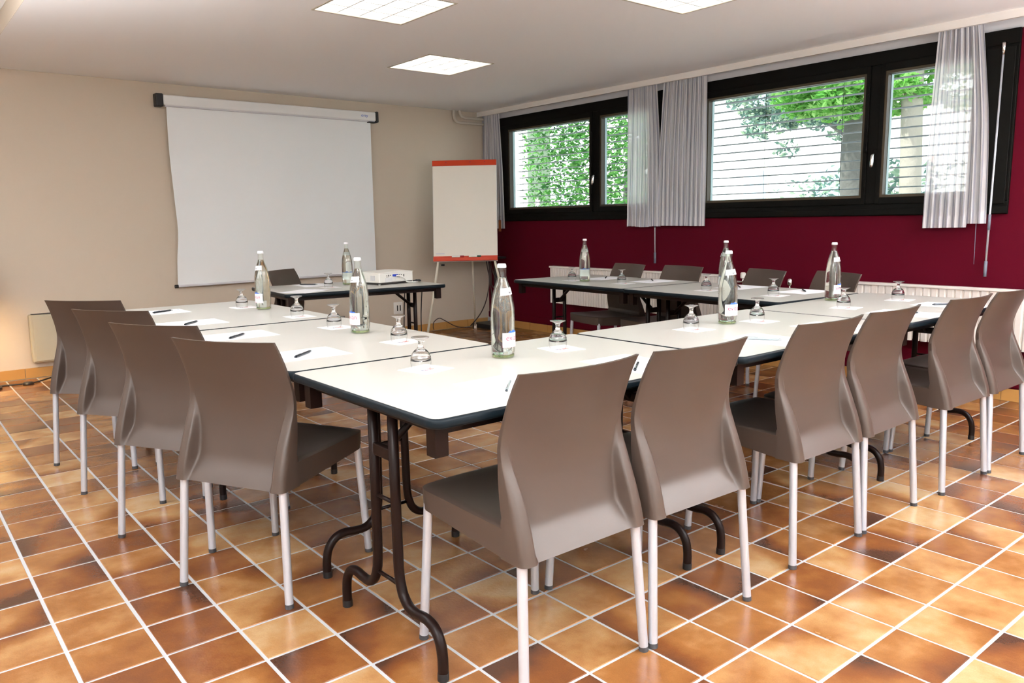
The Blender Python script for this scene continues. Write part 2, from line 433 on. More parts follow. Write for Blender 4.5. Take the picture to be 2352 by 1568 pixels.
part('wall_top_strip', MB().box(XW-.002, XW+T, YB, YW, WZ1, 2.7), 'strip', wr)
part('plinth_board', MB().box(XW-.012, XW, YB, YW, .085, .15), 'red', wr, bevel=.004)
# skirting tiles
bbk = struct(link('baseboard_back', MB().box(XL, XW, YW-.004, YW, 0, .078).mesh('baseboard_back', 'grout')))
ln = .2915
sk = MB().box(0, ln-.003, -.008, 0, .001, .08).mesh('skirting_tile', 'skirt')
k = 0; x = -1.26
while x < XW-.05:
    link('skirting_tile', sk, bbk, (x, YW-.003, 0)); x += ln
bbr = struct(link('baseboard_right', MB().box(XW-.004, XW, YB, YW, 0, .078).mesh('baseboard_right', 'grout')))
sk2 = MB().box(-.008, 0, 0, ln-.003, .001, .08).mesh('skirting_tile', 'skirt')
y = -.8
while y < YW-.2:
    link('skirting_tile', sk2, bbr, (XW-.003, y, 0)); y += ln
# ceiling with openings for the luminaires; it steps up left of x = -0.175
XS = -.175
xs = sorted({XS, XW+T}|{a for l in LIGHTS for a in (l[0]-LH, l[0]+LH)}); ys = sorted({YB-T, YW+T}|{a for l in LIGHTS for a in (l[1]-LH, l[1]+LH)})
xs = [x for x in xs if x >= XS]
mb = MB()
for x0, x1 in zip(xs, xs[1:]):
    for y0, y1 in zip(ys, ys[1:]):
        cx, cyy = (x0+x1)/2, (y0+y1)/2
        if any(abs(cx-l[0]) < LH and abs(cyy-l[1]) < LH for l in LIGHTS): continue
        mb.add([(x0, y0, ZC), (x1, y0, ZC), (x1, y1, ZC), (x0, y1, ZC)], [(3, 2, 1, 0)])
ce = struct(link('ceiling', mb.mesh('ceiling', 'ceil')))
part('upper_slab', MB().box(XL-T, XW+T, YB-T, YW+T, 2.70, 2.85), 'ceil', ce)
part('raised_panel', MB().box(XL-T, XS-.001, YB-T, YW+T, 2.515, 2.53), 'ceil', ce)
part('step_face', MB().box(XS, XS+.02, YB-T, YW+T, ZC+.002, 2.70), 'wall', ce)
# pelmet along the window wall
pel = struct(link('trim_1', MB().box(4.475, 4.495, YB, YW, 2.342, ZC).mesh('trim_1', 'trim')))
part('pelmet_lip', MB().box(4.4725, 4.478, YB, YW, 2.342, 2.350), 'trim', pel)
part('curtain_rail', MB().box(4.525, 4.545, .2, 5.75, 2.362, 2.375), 'trim', pel)

# ---------------------------------------------------------------- luminaires
def luminaire(x, y, label, vis):
    t = thing('ceiling_light', label, 'ceiling light', (x, y, ZC), 0, 'recessed ceiling lights' if vis else 'ceiling lights behind the camera')
    a = LH
    b = MB()
    for s in (-1, 1):
        b.box(min(s*a, s*(a-.012)), max(s*a, s*(a-.012)), -a, a, -.004, .0); b.box(-a+.012, a-.012, min(s*a, s*(a-.012)), max(s*a, s*(a-.012)), -.004, .0)
    part('frame', b, 'tanframe', t)
    b = MB()
    for s in (-1, 1):
        b.box(min(s*a, s*(a-.004)), max(s*a, s*(a-.004)), -a, a, .0, .075); b.box(-a, a, min(s*a, s*(a-.004)), max(s*a, s*(a-.004)), .0, .075)
    part('housing', b, 'louvre', t)
    part('diffuser', MB().add([(-a, -a, .07), (a, -a, .07), (a, a, .07), (-a, a, .07)], [(3, 2, 1, 0)]), 'panel', t)
    bl = MB().box(-.004, .004, -a+.012, a-.012, .003, .040).mesh('louvre_blade', 'louvre')
    bl2 = MB().box(-a+.012, a-.012, -.004, .004, .003, .040).mesh('louvre_blade', 'louvre')
    for k in (-1, 0, 1):
        link('louvre_blade', bl, t, (k*.143, 0, 0)); link('louvre_blade', bl2, t, (0, k*.143, 0))
    return t
LLAB = ['square louvred ceiling light nearest the projection screen wall', 'square louvred ceiling light cut by the top edge, above the projection screen side', 'square louvred ceiling light of which only a corner shows, nearest the windows']
OLAB = ['louvred ceiling light out of view above the front row of chairs', 'louvred ceiling light out of view behind the front row', 'louvred ceiling light out of view near the right end of the windows', 'louvred ceiling light out of view straight above the camera', 'louvred ceiling light out of view near the rear windows']
for i, (x, y, v) in enumerate(LIGHTS):
    luminaire(x, y, LLAB[i] if v == 'v' else OLAB[i-3], v == 'v')

# ---------------------------------------------------------------- windows
def window(n, y0, y1, sashes, hinge_ys, handle, lever):
    w = struct(link('window_%d' % n, None, None, (XW, 0, 0)))
    FX = -.020          # frame stands 20 mm proud of the wall
    b = MB()
    z0, z1 = WZ0, WZ1
    b.box(FX, .06, y0, y1, z0, 1.27); b.box(FX, .06, y0, y1, 2.215, z1)
    cuts = [y0]+[c for s in sashes for c in (s[0]-.045, s[1]+.045)]+[y1]
    cuts = sorted(cuts)
    for a, c in zip(cuts[::2], cuts[1::2]):
        if c-a > .002: b.box(FX, .06, a, c, 1.27, 2.215)
    part('window_frame', b, 'frame', w, bevel=.004)
    part('sill_bar', MB().box(FX-.012, FX, y0, y1, z0+.004, 1.235), 'frame', w, bevel=.003)
    for gy0, gy1 in sashes:
        b = MB(); a0, a1 = gy0-.047, gy1+.047; zz0, zz1 = 1.267, 2.218; X0, X1 = FX-.012, .03
        b.box(X0, X1, a0, gy0-.018, zz0, zz1); b.box(X0, X1, gy1+.018, a1, zz0, zz1)
        b.box(X0, X1, gy0-.018, gy1+.018, zz0, 1.332-.018); b.box(X0, X1, gy0-.018, gy1+.018, 2.150+.018, zz1)
        s = part('sash', b, 'frame', w, bevel=.003)
        b = MB(); X0, X1 = FX-.004, .028
        b.box(X0, X1, gy0-.019, gy0, 1.314, 2.168); b.box(X0, X1, gy1, gy1+.019, 1.314, 2.168)
        b.box(X0, X1, gy0, gy1, 1.314, 1.332); b.box(X0, X1, gy0, gy1, 2.150, 2.168)
        part('glazing_bead', b, 'gasket', s)
        part('pane', MB().box(.018, .022, gy0, gy1, 1.332, 2.150), 'pane', s)
        part('spacer', MB().box(.024, .052, gy1-.003, gy1+.019, 1.314, 2.168).box(.024, .05, gy0, gy1-.003, 1.322, 1.337).box(.024, .05, gy0, gy1-.003, 2.146, 2.16).box(.024, .05, gy0-.01, gy0+.003, 1.314, 2.168), 'reveal', s)
    for hy_ in hinge_ys:
        for hz in (1.40, 1.66, 1.76, 2.06):
            part('hinge', MB().tube([(FX-.016, hy_, hz-.035), (FX-.016, hy_, hz+.035)], .007, 8), 'frame', w, True)
    hb = MB().box(FX-.020, FX-.008, handle-.014, handle+.014, 1.575, 1.645)
    h = part('handle', hb, 'frame', w, bevel=.003)
    part('handle_lever', MB().tube([(FX-.02, handle, 1.61), (FX-.045, handle, 1.61), (FX-.05, handle+.002, 1.60)]+[(FX-.052, handle+lever*k/4, 1.60-.0175*k*1.1) for k in (1, 2, 3, 4)], [.009, .009, .011, .012, .013, .012, .010], 10), 'chrome', h, True)
    return w
window(1, 3.24, WY1, [(4.095, 5.322), (3.34, 3.932)], [4.055], 3.995, .012)
w2 = window(2, WY0, 3.24, [(1.370, 2.693), (.66, 1.203)], [1.327], 1.262, .004)
part('shutter_box_panel', MB().box(-.034, -.020, .425, .59, 1.25, 2.20), 'frame', w2, bevel=.004)

# outside venetian blinds
def blind(n, y0, y1, label):
    t = thing('venetian_blind', label, 'blind', (XW+.175, 0, 0), 0, 'outside slatted blinds')
    P = [[(xx, yy, zz) for yy in (y0, (y0+y1)/2, y1)] for xx, zz in ((-.032, -.004), (-.026, .0), (-.012, .004), (.012, .005), (.026, .002), (.032, .0035))]
    b = MB().grid(P); b.grid([[(x_, y_, z_-.0015) for x_, y_, z_ in row] for row in P])
    me = b.mesh('slat', 'slat', True)
    z = 1.317
    while z < 2.33:
        o = link('slat', me, t, (0, 0, z)); o.rotation_euler.y = .11; z += .0685
    for yy in (y0+.12, (y0+y1)/2-.3, (y0+y1)/2+.35, y1-.12):
        part('ladder_cord', MB().tube([(-.03, yy, 1.25), (-.03, yy, 2.36)], .0018, 6), 'black', t)
    part('head_rail', MB().box(-.035, .035, y0, y1, 2.36, 2.42), 'slat', t)
    return t
blind(1, 3.26, 5.42, 'grey slatted blind outside the window behind the flip chart')
blind(2, .60, 3.22, 'grey slatted blind outside the larger window on the right')

# ---------------------------------------------------------------- curtains
def curtain(top, bot, zb, label, seed, nf, hem=.075, x0=4.535):
    # top, bot: (yleft, yright) as seen from the room; folds gathered at the rail
    rr = random.Random(seed); nx, nz = 150, 16; zt = 2.362
    ph = [rr.uniform(0, 6.28) for _ in range(4)]
    def pt(u, t):
        z = zt+(zb(u)-zt)*t
        ya = sinterp(t, [(0, top[0]), (.15, top[0]+(bot[0]-top[0])*.25), (.5, top[0]+(bot[0]-top[0])*.75), (1, bot[0])]); yb = sinterp(t, [(0, top[1]), (.15, top[1]+(bot[1]-top[1])*.25), (.5, top[1]+(bot[1]-top[1])*.75), (1, bot[1])])
        w = u+.012*math.sin(2*PI*3*u+ph[0]+1.5*t)+.006*math.sin(2*PI*9*u+ph[1])*(1-t)
        a = .013+.006*t
        x = x0 + a*math.sin(2*PI*nf*w+ph[2]+.5*math.sin(3*t+ph[3])) + .005*math.sin(2*PI*nf*2.3*w+ph[1])*(1-t)
        return (x, ya+(yb-ya)*w, z)
    def sheet(t0, t1, n, dx=0):
        P = [[Vector(pt(i/nx, t0+(t1-t0)*j/n))+Vector((dx, 0, 0)) for j in range(n+1)] for i in range(nx+1)]
        b = MB().grid(P); me = b.mesh('curtain', 'curtain', True)
        uv = me.uv_layers.new(name='UVMap')
        cnt = 26*abs(top[0]-top[1])/.33
        for lp in me.loops:
            i = lp.vertex_index//(n+1); j = lp.vertex_index % (n+1); uv.data[lp.index].uv = (i/nx*cnt+.002, j/n)
        return me
    c = tag(link('curtain', sheet(0, 1, nz)), label, 'curtain', 'sheer striped curtains')
    th = 1-hem/(zt-zb(.5))
    h = link('hem', sheet(th, 1, 3, -.0015), c)
    return c
curtain((5.735, 5.435), (5.735, 5.375), lambda u: 1.108, 'striped sheer curtain in the room corner, half hidden by the flip chart', 1, 7)
curtain((3.56, 3.223), (3.575, 3.172), lambda u: 1.120+.004*math.sin(9*u), 'striped sheer curtain left of the black gap between the two windows', 2, 8)
curtain((3.150, 2.691), (3.200, 2.684), lambda u: 1.128-.006*u, 'striped sheer curtain right of the black gap between the two windows', 3, 10)
curtain((.873, .609), (.905, .514), lambda u: 1.100+(.028 if u > .72 else .006*u), 'see-through striped curtain beside the tall crank rod at the right', 4, 8)

# crank rods and curtain cords
def crank(top, bot, label, grip):
    t = thing('crank_rod', label, 'crank rod', (0, 0, 0))
    a, b = Vector(top), Vector(bot)
    g = lambda k: a+(b-a)*k
    part('rod', MB().tube([a, g(grip[0]), g(1)], .0065, 10), 'alu', t, True)
    part('upper_grip', MB().tube([g(grip[0]), g(grip[1])], .009, 10), 'greyplastic', t, True)
    part('lower_grip', MB().tube([g(grip[2]), g(1)], .010, 10), 'greyplastic', t, True)
    part('joint', MB().tube([(XW-.02, a.y, a.z+.03), (a.x-.004, a.y, a.z+.022), a, g(.03)], [.010, .012, .010, .009], 10), 'chrome', t, True)
    return t
crank((4.555, .490, 2.195), (4.555, .500, .792), 'long silver shutter crank rod hanging at the right end of the windows', (.72, .79, .93))
crank((4.560, 3.262, 2.18), (4.560, 3.236, .79), 'thin shutter crank rod hanging behind the middle pair of curtains', (.70, .77, .93))
t = tag(link('pull_cord', MB().tube([(4.53, .565, 1.13), (4.53, .562, .95), (4.53, .56, .87)], .0016, 6).mesh('pull_cord', 'greyplastic', True)), 'thin dark cord hanging below the see-through curtain at the right', 'cord')
t = thing('hanging_tag', 'small orange wooden tag hanging on the corner curtain behind the flip chart', 'tag', (4.50, 5.42, 0))
part('tag_body', MB().box(-.004, .004, -.022, .018, 1.075, 1.20), 'tag', t, bevel=.003)
part('hook', MB().tube([(0, 0, 1.20), (0, .01, 1.23), (0, -.004, 1.25), (0, -.012, 1.235)], .003, 6), 'chrome', t, True)

# corner pipes
for k, (dx, dz, lab) in enumerate(((0, 0, 'outer beige pipe bending out of the ceiling in the room corner'), (.075, .055, 'inner beige pipe bending out of the ceiling in the room corner'))):
    x0 = 4.13+dx; zz = 2.262+dz
    pts = smooth_path([(x0, 5.725, ZC), (x0, 5.725, zz+.07), (x0+.02, 5.725, zz+.02), (x0+.075, 5.725, zz), (4.30, 5.725, zz), (XW, 5.725, zz)], 5)
    tag(link('pipe', MB().tube(pts, .015, 12).mesh('pipe', 'pipe', True)), lab, 'pipe', 'heating pipes in the corner')

# ---------------------------------------------------------------- radiators
def radiator(y0, y1, label, pitch):
    t = thing('radiator', label, 'radiator', (4.487, 0, 0), 0, 'white panel radiators under the windows')
    z0, z1 = .342, .715
    part('back_panel', MB().box(.012, .05, y0, y1, z0+.01, z1-.012), 'rad', t, bevel=.004)
    part('top_cover', MB().box(-.008, .055, y0-.004, y1+.004, z1-.010, z1+.008), 'rad', t, bevel=.004)
    part('bracket', MB().box(.05, .1, y0+.2, y0+.24, z0+.05, z1-.05), 'rad', t); part('bracket', MB().box(.05, .1, y1-.24, y1-.2, z0+.05, z1-.05), 'rad', t)
    rb = MB().prism([(.008, -.47*pitch), (-.0025, -.36*pitch), (-.0045, -.30*pitch), (-.0045, .30*pitch), (-.0025, .36*pitch), (.008, .47*pitch)][::-1], z0, z1-.011)
    me = rb.mesh('fin', 'rad')
    n = int((y1-y0)/pitch)
    for k in range(n): link('fin', me, t, (.006, y0+(k+.5)*(y1-y0)/n, 0))
    return t
radiator(2.36, 4.585, 'white ribbed radiator on the red wall nearest the flip chart', .035)
radiator(-.16, 1.56, 'white ribbed radiator on the red wall at the right end', .050)
def valve(y, z, label, pipe_to, km='white'):
    t = thing('radiator_valve', label, 'valve', (4.535, y, z))
    part('knob', MB().lathe([(0, -.0), (.020, 0), (.022, .008), (.021, .04), (.014, 0.048), (0, .048)], 16), km, t, True, 40)
    part('valve_body', MB().tube([(0, 0, 0), (0, 0, -.03), (.0, pipe_to*.5, -.03), (.0, pipe_to, -.03)], .009, 8), 'chrome', t, True)
    return t
valve(2.285, .700, 'white radiator valve knob beside the third chair by the red wall', .075)
valve(1.86, .668, 'small chrome valve on the red wall between the two radiators', -.06, 'chrome')
tag(link('heating_pipe', MB().tube([(4.555, 1.80, .640), (4.555, 1.56, .640)], .011, 10).mesh('heating_pipe', 'red', True)), 'red painted pipe on the wall between the two radiators', 'pipe')
# wall heater, left
t = thing('wall_heater', 'flat cream wall heater behind the farthest chair on the left', 'heater', (0, 0, 0))
part('heater_body', MB().box(-.040, .62, YW-.085, YW-.015, .128, .512), 'heater', t, bevel=.012)
part('front_panel', MB().box(-.018, .60, YW-.091, YW-.084, .140, .500), 'heater', t, bevel=.004)
part('top_grille', MB().box(-.02, .60, YW-.08, YW-.03, .512, .516), 'darkgap', t)

# ---------------------------------------------------------------- projection screen
t = thing('projection_screen', 'large white pull-down projection screen on the beige wall', 'projection screen', (0, YW, 0))
part('casing', MB().box(1.105, 3.145, -.082, -.012, 2.203, 2.290), 'casing', t, bevel=.010)
part('casing_lip', MB().box(1.12, 3.13, -.078, -.03, 2.194, 2.204), 'strip', t)
for x0, x1 in ((1.045, 1.106), (3.144, 3.172)):
    part('end_cap', MB().box(x0, x1, -.090, -.004, 2.190, 2.297), 'black', t, bevel=.008)
part('bracket_foot', MB().box(3.06, 3.15, -.086, -.02, 2.186, 2.196), 'black', t)
P = []
for i in range(33):
    u = i/32; row = []
    for j in range(31):
        v = j/30; z = 2.20+(.668-2.20)*v + (.018*u)*v
        xl = sinterp(v, [(0, 1.135), (.25, 1.128), (.5, 1.140), (.7, 1.150), (.85, 1.128), (1, 1.118)]); xr = sinterp(v, [(0, 3.098), (.5, 3.094), (1, 3.092)])
        e = max(0, 1-u/.12); yy = -.050 - .012*e*e*math.sin(PI*v*1.2) + .004*math.sin(2*PI*u*1.3+2*v) 
        row.append((xl+(xr-xl)*u, yy, z))
    P.append(row)
b = MB().grid(P); b.grid([[(x_, y_+.0015, z_) for x_, y_, z_ in r] for r in P][::-1])
part('screen_sheet', b, 'screen', t, True)
part('bottom_bar', MB().tube([(1.112, -.05, .664), (3.098, -.05, .682)], .011, 10), 'strip', t, True)
part('bar_cap', MB().tube([(1.088, -.05, .664), (1.116, -.05, .664)], .016, 10), 'black', t)
part('pull_tab', MB().box(2.08, 2.12, -.056, -.05, .615, .665), 'white', t)
v, f = text_mesh('oray', .042, 'logo')
b = MB().add([(3.015+x_, -.0830, 2.237+y_) for x_, y_, z_ in v], f)
part('logo', b, 'blueprint', t)

# ---------------------------------------------------------------- flip chart
t = thing('flip_chart', 'white flip chart easel with orange top and bottom bars', 'flip chart', (0, 0, 0))
TL, TR, BL, BR = Vector((3.655, 5.46, 1.812)), Vector((4.169, 5.042, 1.816)), Vector((3.553, 5.341, .779)), Vector((4.070, 4.919, .786))
ux = (TR-TL).normalized(); uz = ((TL+TR)/2-(BL+BR)/2).normalized(); un = ux.cross(uz).normalized()   # un points to the room
if un.dot(CAM-TL) < 0: un = -un
ctr = (TL+TR+BL+BR)/4; Wd = (TR-TL).length/2; Hd = ((TL+TR)/2-(BL+BR)/2).length/2
def fb(a, b, c): return ctr+ux*a+uz*b+un*c
part('board', MB().obox(fb(0, 0, -.012), ux*Wd, uz*Hd, un*.010), 'white', t)
part('paper_pad', MB().obox(fb(0, .0, .004), ux*(Wd-.008), uz*(Hd-.035), un*.006), 'board', t)
part('top_clamp', MB().obox(fb(0, Hd-.027, .012), ux*Wd, uz*.028, un*.008), 'orange', t, bevel=.003)
part('pen_tray', MB().obox(fb(0, -Hd+.022, .018), ux*Wd, uz*.018, un*.022), 'orange', t, bevel=.003)
part('tray_back', MB().obox(fb(0, -Hd+.044, .008), ux*Wd, uz*.012, un*.006), 'orange', t)
for sx_ in (-.19, .06, .21): part('clamp_button', MB().obox(fb(sx_, Hd-.022, .021), ux*.006, uz*.005, un*.002), 'redmark', t)
part('footer_print', MB().obox(fb(-Wd+.07, -Hd+.083, .0104), ux*.045, uz*.0035, un*.0002), 'headprint', t)
part('leg', MB().tube([fb(-Wd+.045, -Hd+.05, -.03), fb(-Wd+.045, -Hd, -.03), Vector((3.352, 5.200, .012))], .013, 10), 'cream_tube', t, True)
part('leg', MB().tube([fb(Wd-.03, -Hd+.05, -.03), fb(Wd-.03, -Hd, -.03), Vector((4.105, 4.735, .012))], .013, 10), 'cream_tube', t, True)
part('leg', MB().tube([fb(.05, .1, -.05), Vector((4.256, 5.587, .012))], .011, 10), 'cream_tube', t, True)
for q in ((3.352, 5.200), (4.105, 4.735), (4.256, 5.587)): part('leg_foot', MB().tube([(q[0], q[1], .0), (q[0], q[1], .04)], .017, 10), 'white', t, True, 40)
part('knob', MB().tube([fb(-Wd+.075, -Hd-.03, -.03), fb(-Wd+.11, -Hd-.03, -.03)], .009, 8), 'black', t, True)
def marker(a, capm, label):
    t = thing('marker_pen', label, 'marker', fb(a, -Hd+.0405, .032))
    t.rotation_euler = ux.to_track_quat('X', 'Z').to_euler()
    part('barrel', MB().tube([(-.055, 0, .009), (.03, 0, .009)], .009, 10), 'white', t, True, 40)
    part('cap', MB().tube([(.03, 0, .009), (.07, 0, .009)], .0095, 10), capm, t, True, 40)
marker(-.085, 'redmark', 'white marker with red cap in the flip chart tray')
marker(.09, mat('green_cap', (.01, .09, .05), .4), 'white marker with green cap in the flip chart tray')

# black stand with cables behind the flip chart
t = thing('equipment_stand', 'black metal equipment stand in the corner behind the flip chart', 'stand', (4.42, 5.55, 0))
part('post', MB().tube([(.04, -.09, .05), (.04, -.09, .775)], .020, 12), 'black', t, True, 40)
part('shelf', MB().box(-.17, .15, -.15, .15, .775, .795), 'black', t, bevel=.004)
part('base_plate', MB().box(-.13, .16, -.2, .14, .0, .05), 'black', t, bevel=.006)
def cable(pts, label, r=.004, m='cable', n=7):
    return tag(link('cable', MB().tube(smooth_path(pts, n), r, 7).mesh('cable', m, True)), label, 'cable')
c = thing('cable_bundle', 'tangle of dark cables hanging from the black stand behind the flip chart', 'cables', (0, 0, 0))
for pts in ([(4.33, 5.46, .77), (4.32, 5.42, .66), (4.33, 5.41, .58), (4.32, 5.41, .46), (4.28, 5.42, .30), (4.24, 5.48, .16), (4.20, 5.60, .03)],
            [(4.35, 5.45, .77), (4.34, 5.41, .62), (4.345, 5.41, .50), (4.37, 5.42, .36), (4.36, 5.42, .2), (4.38, 5.44, .06)],
            [(4.37, 5.44, .77), (4.36, 5.40, .68), (4.40, 5.40, .58), (4.45, 5.42, .545)],
            [(4.34, 5.44, .77), (4.355, 5.41, .64), (4.36, 5.41, .5), (4.42, 5.42, .44)]):
    part('cable', MB().tube(smooth_path(pts, 6), .0065, 7), 'browncable', c, True)
cable([(4.2, 5.60, .010), (4.05, 5.66, .03), (3.93, 5.70, .10), (3.86, 5.72, .135), (3.80, 5.735, .10), (3.79, 5.74, .05), (3.8, 5.745, .0095)], 'brown cable looping along the skirting beside the flip chart', .005, 'browncable')
t = thing('wall_socket', 'white double wall socket behind the projector table', 'socket', (3.366, YW, .285))
part('plate', MB().box(-.055, .055, -.010, 0, -.065, .065), 'white', t, bevel=.004)
for dx in (-.012, .022): part('socket_hole', MB().box(dx-.007, dx+.007, -.0115, -.009, -.03, .03), 'darkgap', t)
for pts, lab in (([(2.255, 3.55, .70), (2.27, 3.60, .5), (2.28, 3.62, .3), (2.30, 3.66, .1), (2.34, 3.75, .006), (2.6, 4.2, .006), (3.2, 5.4, .006)], 'black cable hanging behind the right legs of the projector table'),
                 ([(2.32, 3.90, .70), (2.36, 4.0, .4), (2.42, 4.1, .15), (2.5, 4.25, .005), (2.7, 4.6, .005), (3.3, 5.55, .005)], 'grey cable hanging from the right end of the projector table')):
    cable(pts, lab, .004)

# lamp cord with foot switch on the floor, and the lamp itself (just outside the frame)
t = thing('lamp_cord', 'black lamp cord with inline foot switch along the left skirting', 'cord', (0, 0, 0))
part('cord', MB().tube(smooth_path([(-.42, 5.45, .03), (-.33, 5.52, .006), (-.264, 5.525, .006), (-.17, 5.485, .008), (-.117, 5.474, .012), (-.06, 5.50, .008), (.02, 5.60, .005), (.10, 5.66, .005), (.35, 5.70, .005)], 7), .006, 7), 'cable', t, True)
part('foot_switch', MB().lathe([(0, 0), (.038, 0), (.040, .008), (.030, .020), (0, .022)], 20, (-.117, 5.474, 0)), 'black', t, True, 40)
t = thing('floor_lamp', 'floor lamp with cream shade just outside the left edge of the view', 'lamp', (-.42, 5.45, 0))
part('base', MB().lathe([(0, 0), (.13, 0), (.13, .015), (.02, .03), (0, .03)], 28), 'black', t, True, 40)
part('stem', MB().tube([(0, 0, .03), (0, 0, .80)], .010, 10), 'black', t, True)
part('lamp_shade', MB().lathe([(.15, .70), (.10, .98), (.0, .985), (.0, .983), (.098, .978), (.148, .70)], 32), 'shade', t, True)
part('bulb', MB().lathe([(0, .80), (.02, .81), (.03, .84), (.02, .87), (0, .88)], 16), 'bulb', t, True)
pl = bpy.data.objects.new('lamp_light', bpy.data.lights.new('lamp_light', 'POINT')); COL.objects.link(pl); pl.parent = t
pl.location = (0, 0, .90); pl.data.energy = LAMP_W; pl.data.color = (1, .70, .36); pl.data.shadow_soft_size = .05

def uplighter(x, y, lab, k):  # unseen lamp added to throw fill light onto the ceiling
    t = thing('uplighter_lamp', lab, 'lamp', (x, y, 0), 0, 'uplighters out of view')
    part('base', MB().lathe([(0, 0), (.15, 0), (.15, .02), (.02, .035), (0, .035)], 28), 'black', t, True, 40)
    part('stem', MB().tube([(0, 0, .03), (0, 0, 1.25)], .013, 10), 'black', t, True)
    part('bowl', MB().lathe([(.02, 1.25), (.10, 1.29), (.16, 1.37), (.157, 1.37), (.097, 1.295), (.0, 1.265)], 32), 'black', t, True)
    l = bpy.data.objects.new('uplight', bpy.data.lights.new('uplight', 'SPOT')); COL.objects.link(l); l.parent = t
    l.location = (0, 0, 1.36); l.rotation_euler = (PI, 0, 0); l.data.energy = FILL_UPLIGHT_W*k; l.data.spot_size = math.radians(165); l.data.spot_blend = 1.0
    l.data.shadow_soft_size = .12; l.data.color = (.98, .985, 1.0)
for x, y, lab, k in ((-1.45, 2.35, 'uplighter floor lamp outside the left edge of the view', .55), (-1.9, -1.6, 'uplighter floor lamp left of the camera', 1.2),
                  (1.3, -2.5, 'uplighter floor lamp behind the camera, between the rear windows', 1.2), (3.5, -1.9, 'uplighter floor lamp at the right behind the camera', 1.2)):
    uplighter(x, y, lab, k)

# ================================================================== TABLES
def make_table():
    t = thing('folding_table', '', 'table', (0, 0, 0), 0, 'folding tables of the conference layout')
    L, Wt = .5975, .398
    part('tabletop', MB().prism(rrect(-L+.0065, L-.0065, -Wt+.0065, Wt-.0065, .028), .718, .740), 'lam', t)
    # rounded edging
    prof = [(.0068, .7402), (.003, .7385), (0, .734), (0, .722), (.003, .7165), (.0075, .7150)]
    ring = []
    for ins, z in prof: ring.append([(x_, y_, z) for x_, y_ in rrect(-L+ins, L-ins, -Wt+ins, Wt-ins, .035-ins, 8)])
    n = len(ring[0]); vs = [p for r in ring for p in r]; fs = []
    for a in range(len(ring)-1):
        for k in range(n): fs.append((a*n+k, (a+1)*n+k, (a+1)*n+(k+1) % n, a*n+(k+1) % n))
    part('edge_band', MB().add(vs, fs), 'edge', t, True)
    part('underside', MB().prism(rrect(-L+.006, L-.006, -Wt+.006, Wt-.006, .028), .7148, .718), 'black', t)
    b = MB()
    for s in (-1, 1):
        b.box(-L+.045, L-.045, s*(Wt-.06)-.012, s*(Wt-.06)+.012, .690, .715); b.box(s*(L-.06)-.012, s*(L-.06)+.012, -Wt+.072, Wt-.072, .690, .715)
    part('under_rail', b, 'steel', t)
    bl = MB().box(-.019, .019, -.019, .019, .636, .715).mesh('corner_block', 'steel')
    for sx_ in (-1, 1):
        for sy_ in (-1, 1): link('corner_block', bl, t, (sx_*(L-.048), sy_*(Wt-.060), 0))
    for s in (-1, 1):
        x0 = s*(L-.092)
        for sy_ in (-1, 1):
            pts = [(x0, sy_*.054, .715), (x0, sy_*.055, .45), (x0, sy_*.058, .24)]+smooth_path([(x0, sy_*.062, .205), (x0, sy_*.078, .165), (x0, sy_*.110, .140), (x0, sy_*.150, .137), (x0, sy_*.195, .141), (x0, sy_*.232, .130), (x0, sy_*.257, .100), (x0, sy_*.266, .060), (x0, sy_*.266, .012)], 4)
            lg = part('leg', MB().tube(pts, .0145, 12), 'steel', t, True)
            part('foot_cap', MB().tube([(x0, sy_*.266, 0), (x0, sy_*.266, .022)], .0155, 12), 'black', lg, True, 40)
        for z in (.19, .425): part('crossbar', MB().tube([(x0, -.056, z), (x0, .056, z)], .006, 8), 'steel', t, True)
        part('lock_link', MB().box(x0-.010, x0+.010, -.045, .045, .545, .580), 'steel', t, bevel=.004)
        part('brace', MB().tube([(x0-s*.006, 0, .562), (x0-s*.19, 0, .712)], .011, 8), 'steel', t, True)
    remember(); return t
tbl = make_table()
TABLES = [((.5895, .392), 0, 'cream folding table at the near corner, with the closest bottle on it'),
          ((1.790, .392), 0, 'cream folding table in the middle of the front row'),
          ((2.985, .392), 0, 'cream folding table at the right-hand end of the front row'),
          ((.394, 1.392), PI/2, 'cream folding table in the left row, joined to the near corner table'),
          ((.398, 2.600), PI/2, 'cream folding table at the far end of the left row'),
          ((3.178, 1.412), PI/2-math.radians(3.2), 'cream folding table in the row along the red wall, nearer the front row'),
          ((3.243, 2.610), PI/2-math.radians(2.4), 'cream folding table at the far end of the row along the red wall'),
          ((1.727, 3.712), math.radians(-5.3), 'cream folding table standing alone below the screen, carrying the projector')]
for i, ((x, y), rz, lab) in enumerate(TABLES):
    if i == 0: tbl.location = (x, y, 0); tbl.rotation_euler.z = rz; tbl['label'] = lab
    else: dup(tbl, (x, y, 0), rz, lab)

# ================================================================== CHAIRS
ZB, ZT = .372, .838
HW = [(.372, .220), (.45, .219), (.55, .215), (.66, .211), (.75, .208), (.838, .2045)]
YC = [(.372, .004), (.385, .0135), (.400, .025), (.418, .0390), (.429, .0470), (.437, .0520), (.446, .0562), (.456, .0592), (.470, .0622), (.50, .0675), (.54, .0722), (.575, .0735), (.64, .066), (.70, .048), (.76, .023), (.80, .003), (.838, -.020)]
CV = [(.372, .000), (.44, .002), (.50, .006), (.58, .011), (.70, .026), (.838, .034)]
YK = [(.372, -.006), (.42, .004), (.47, .019), (.52, .038), (.57, .060), (.62, .082), (.68, .100), (.75, .12)]
CW = [(.372, .051), (.45, .051), (.52, .047), (.58, .038), (.63, .026), (.68, .010), (.71, 0)]
def sstep(a, b, x):
    if b <= a: return float(x > a)
    t = min(1, max(0, (x-a)/(b-a))); return t*t*(3-2*t)
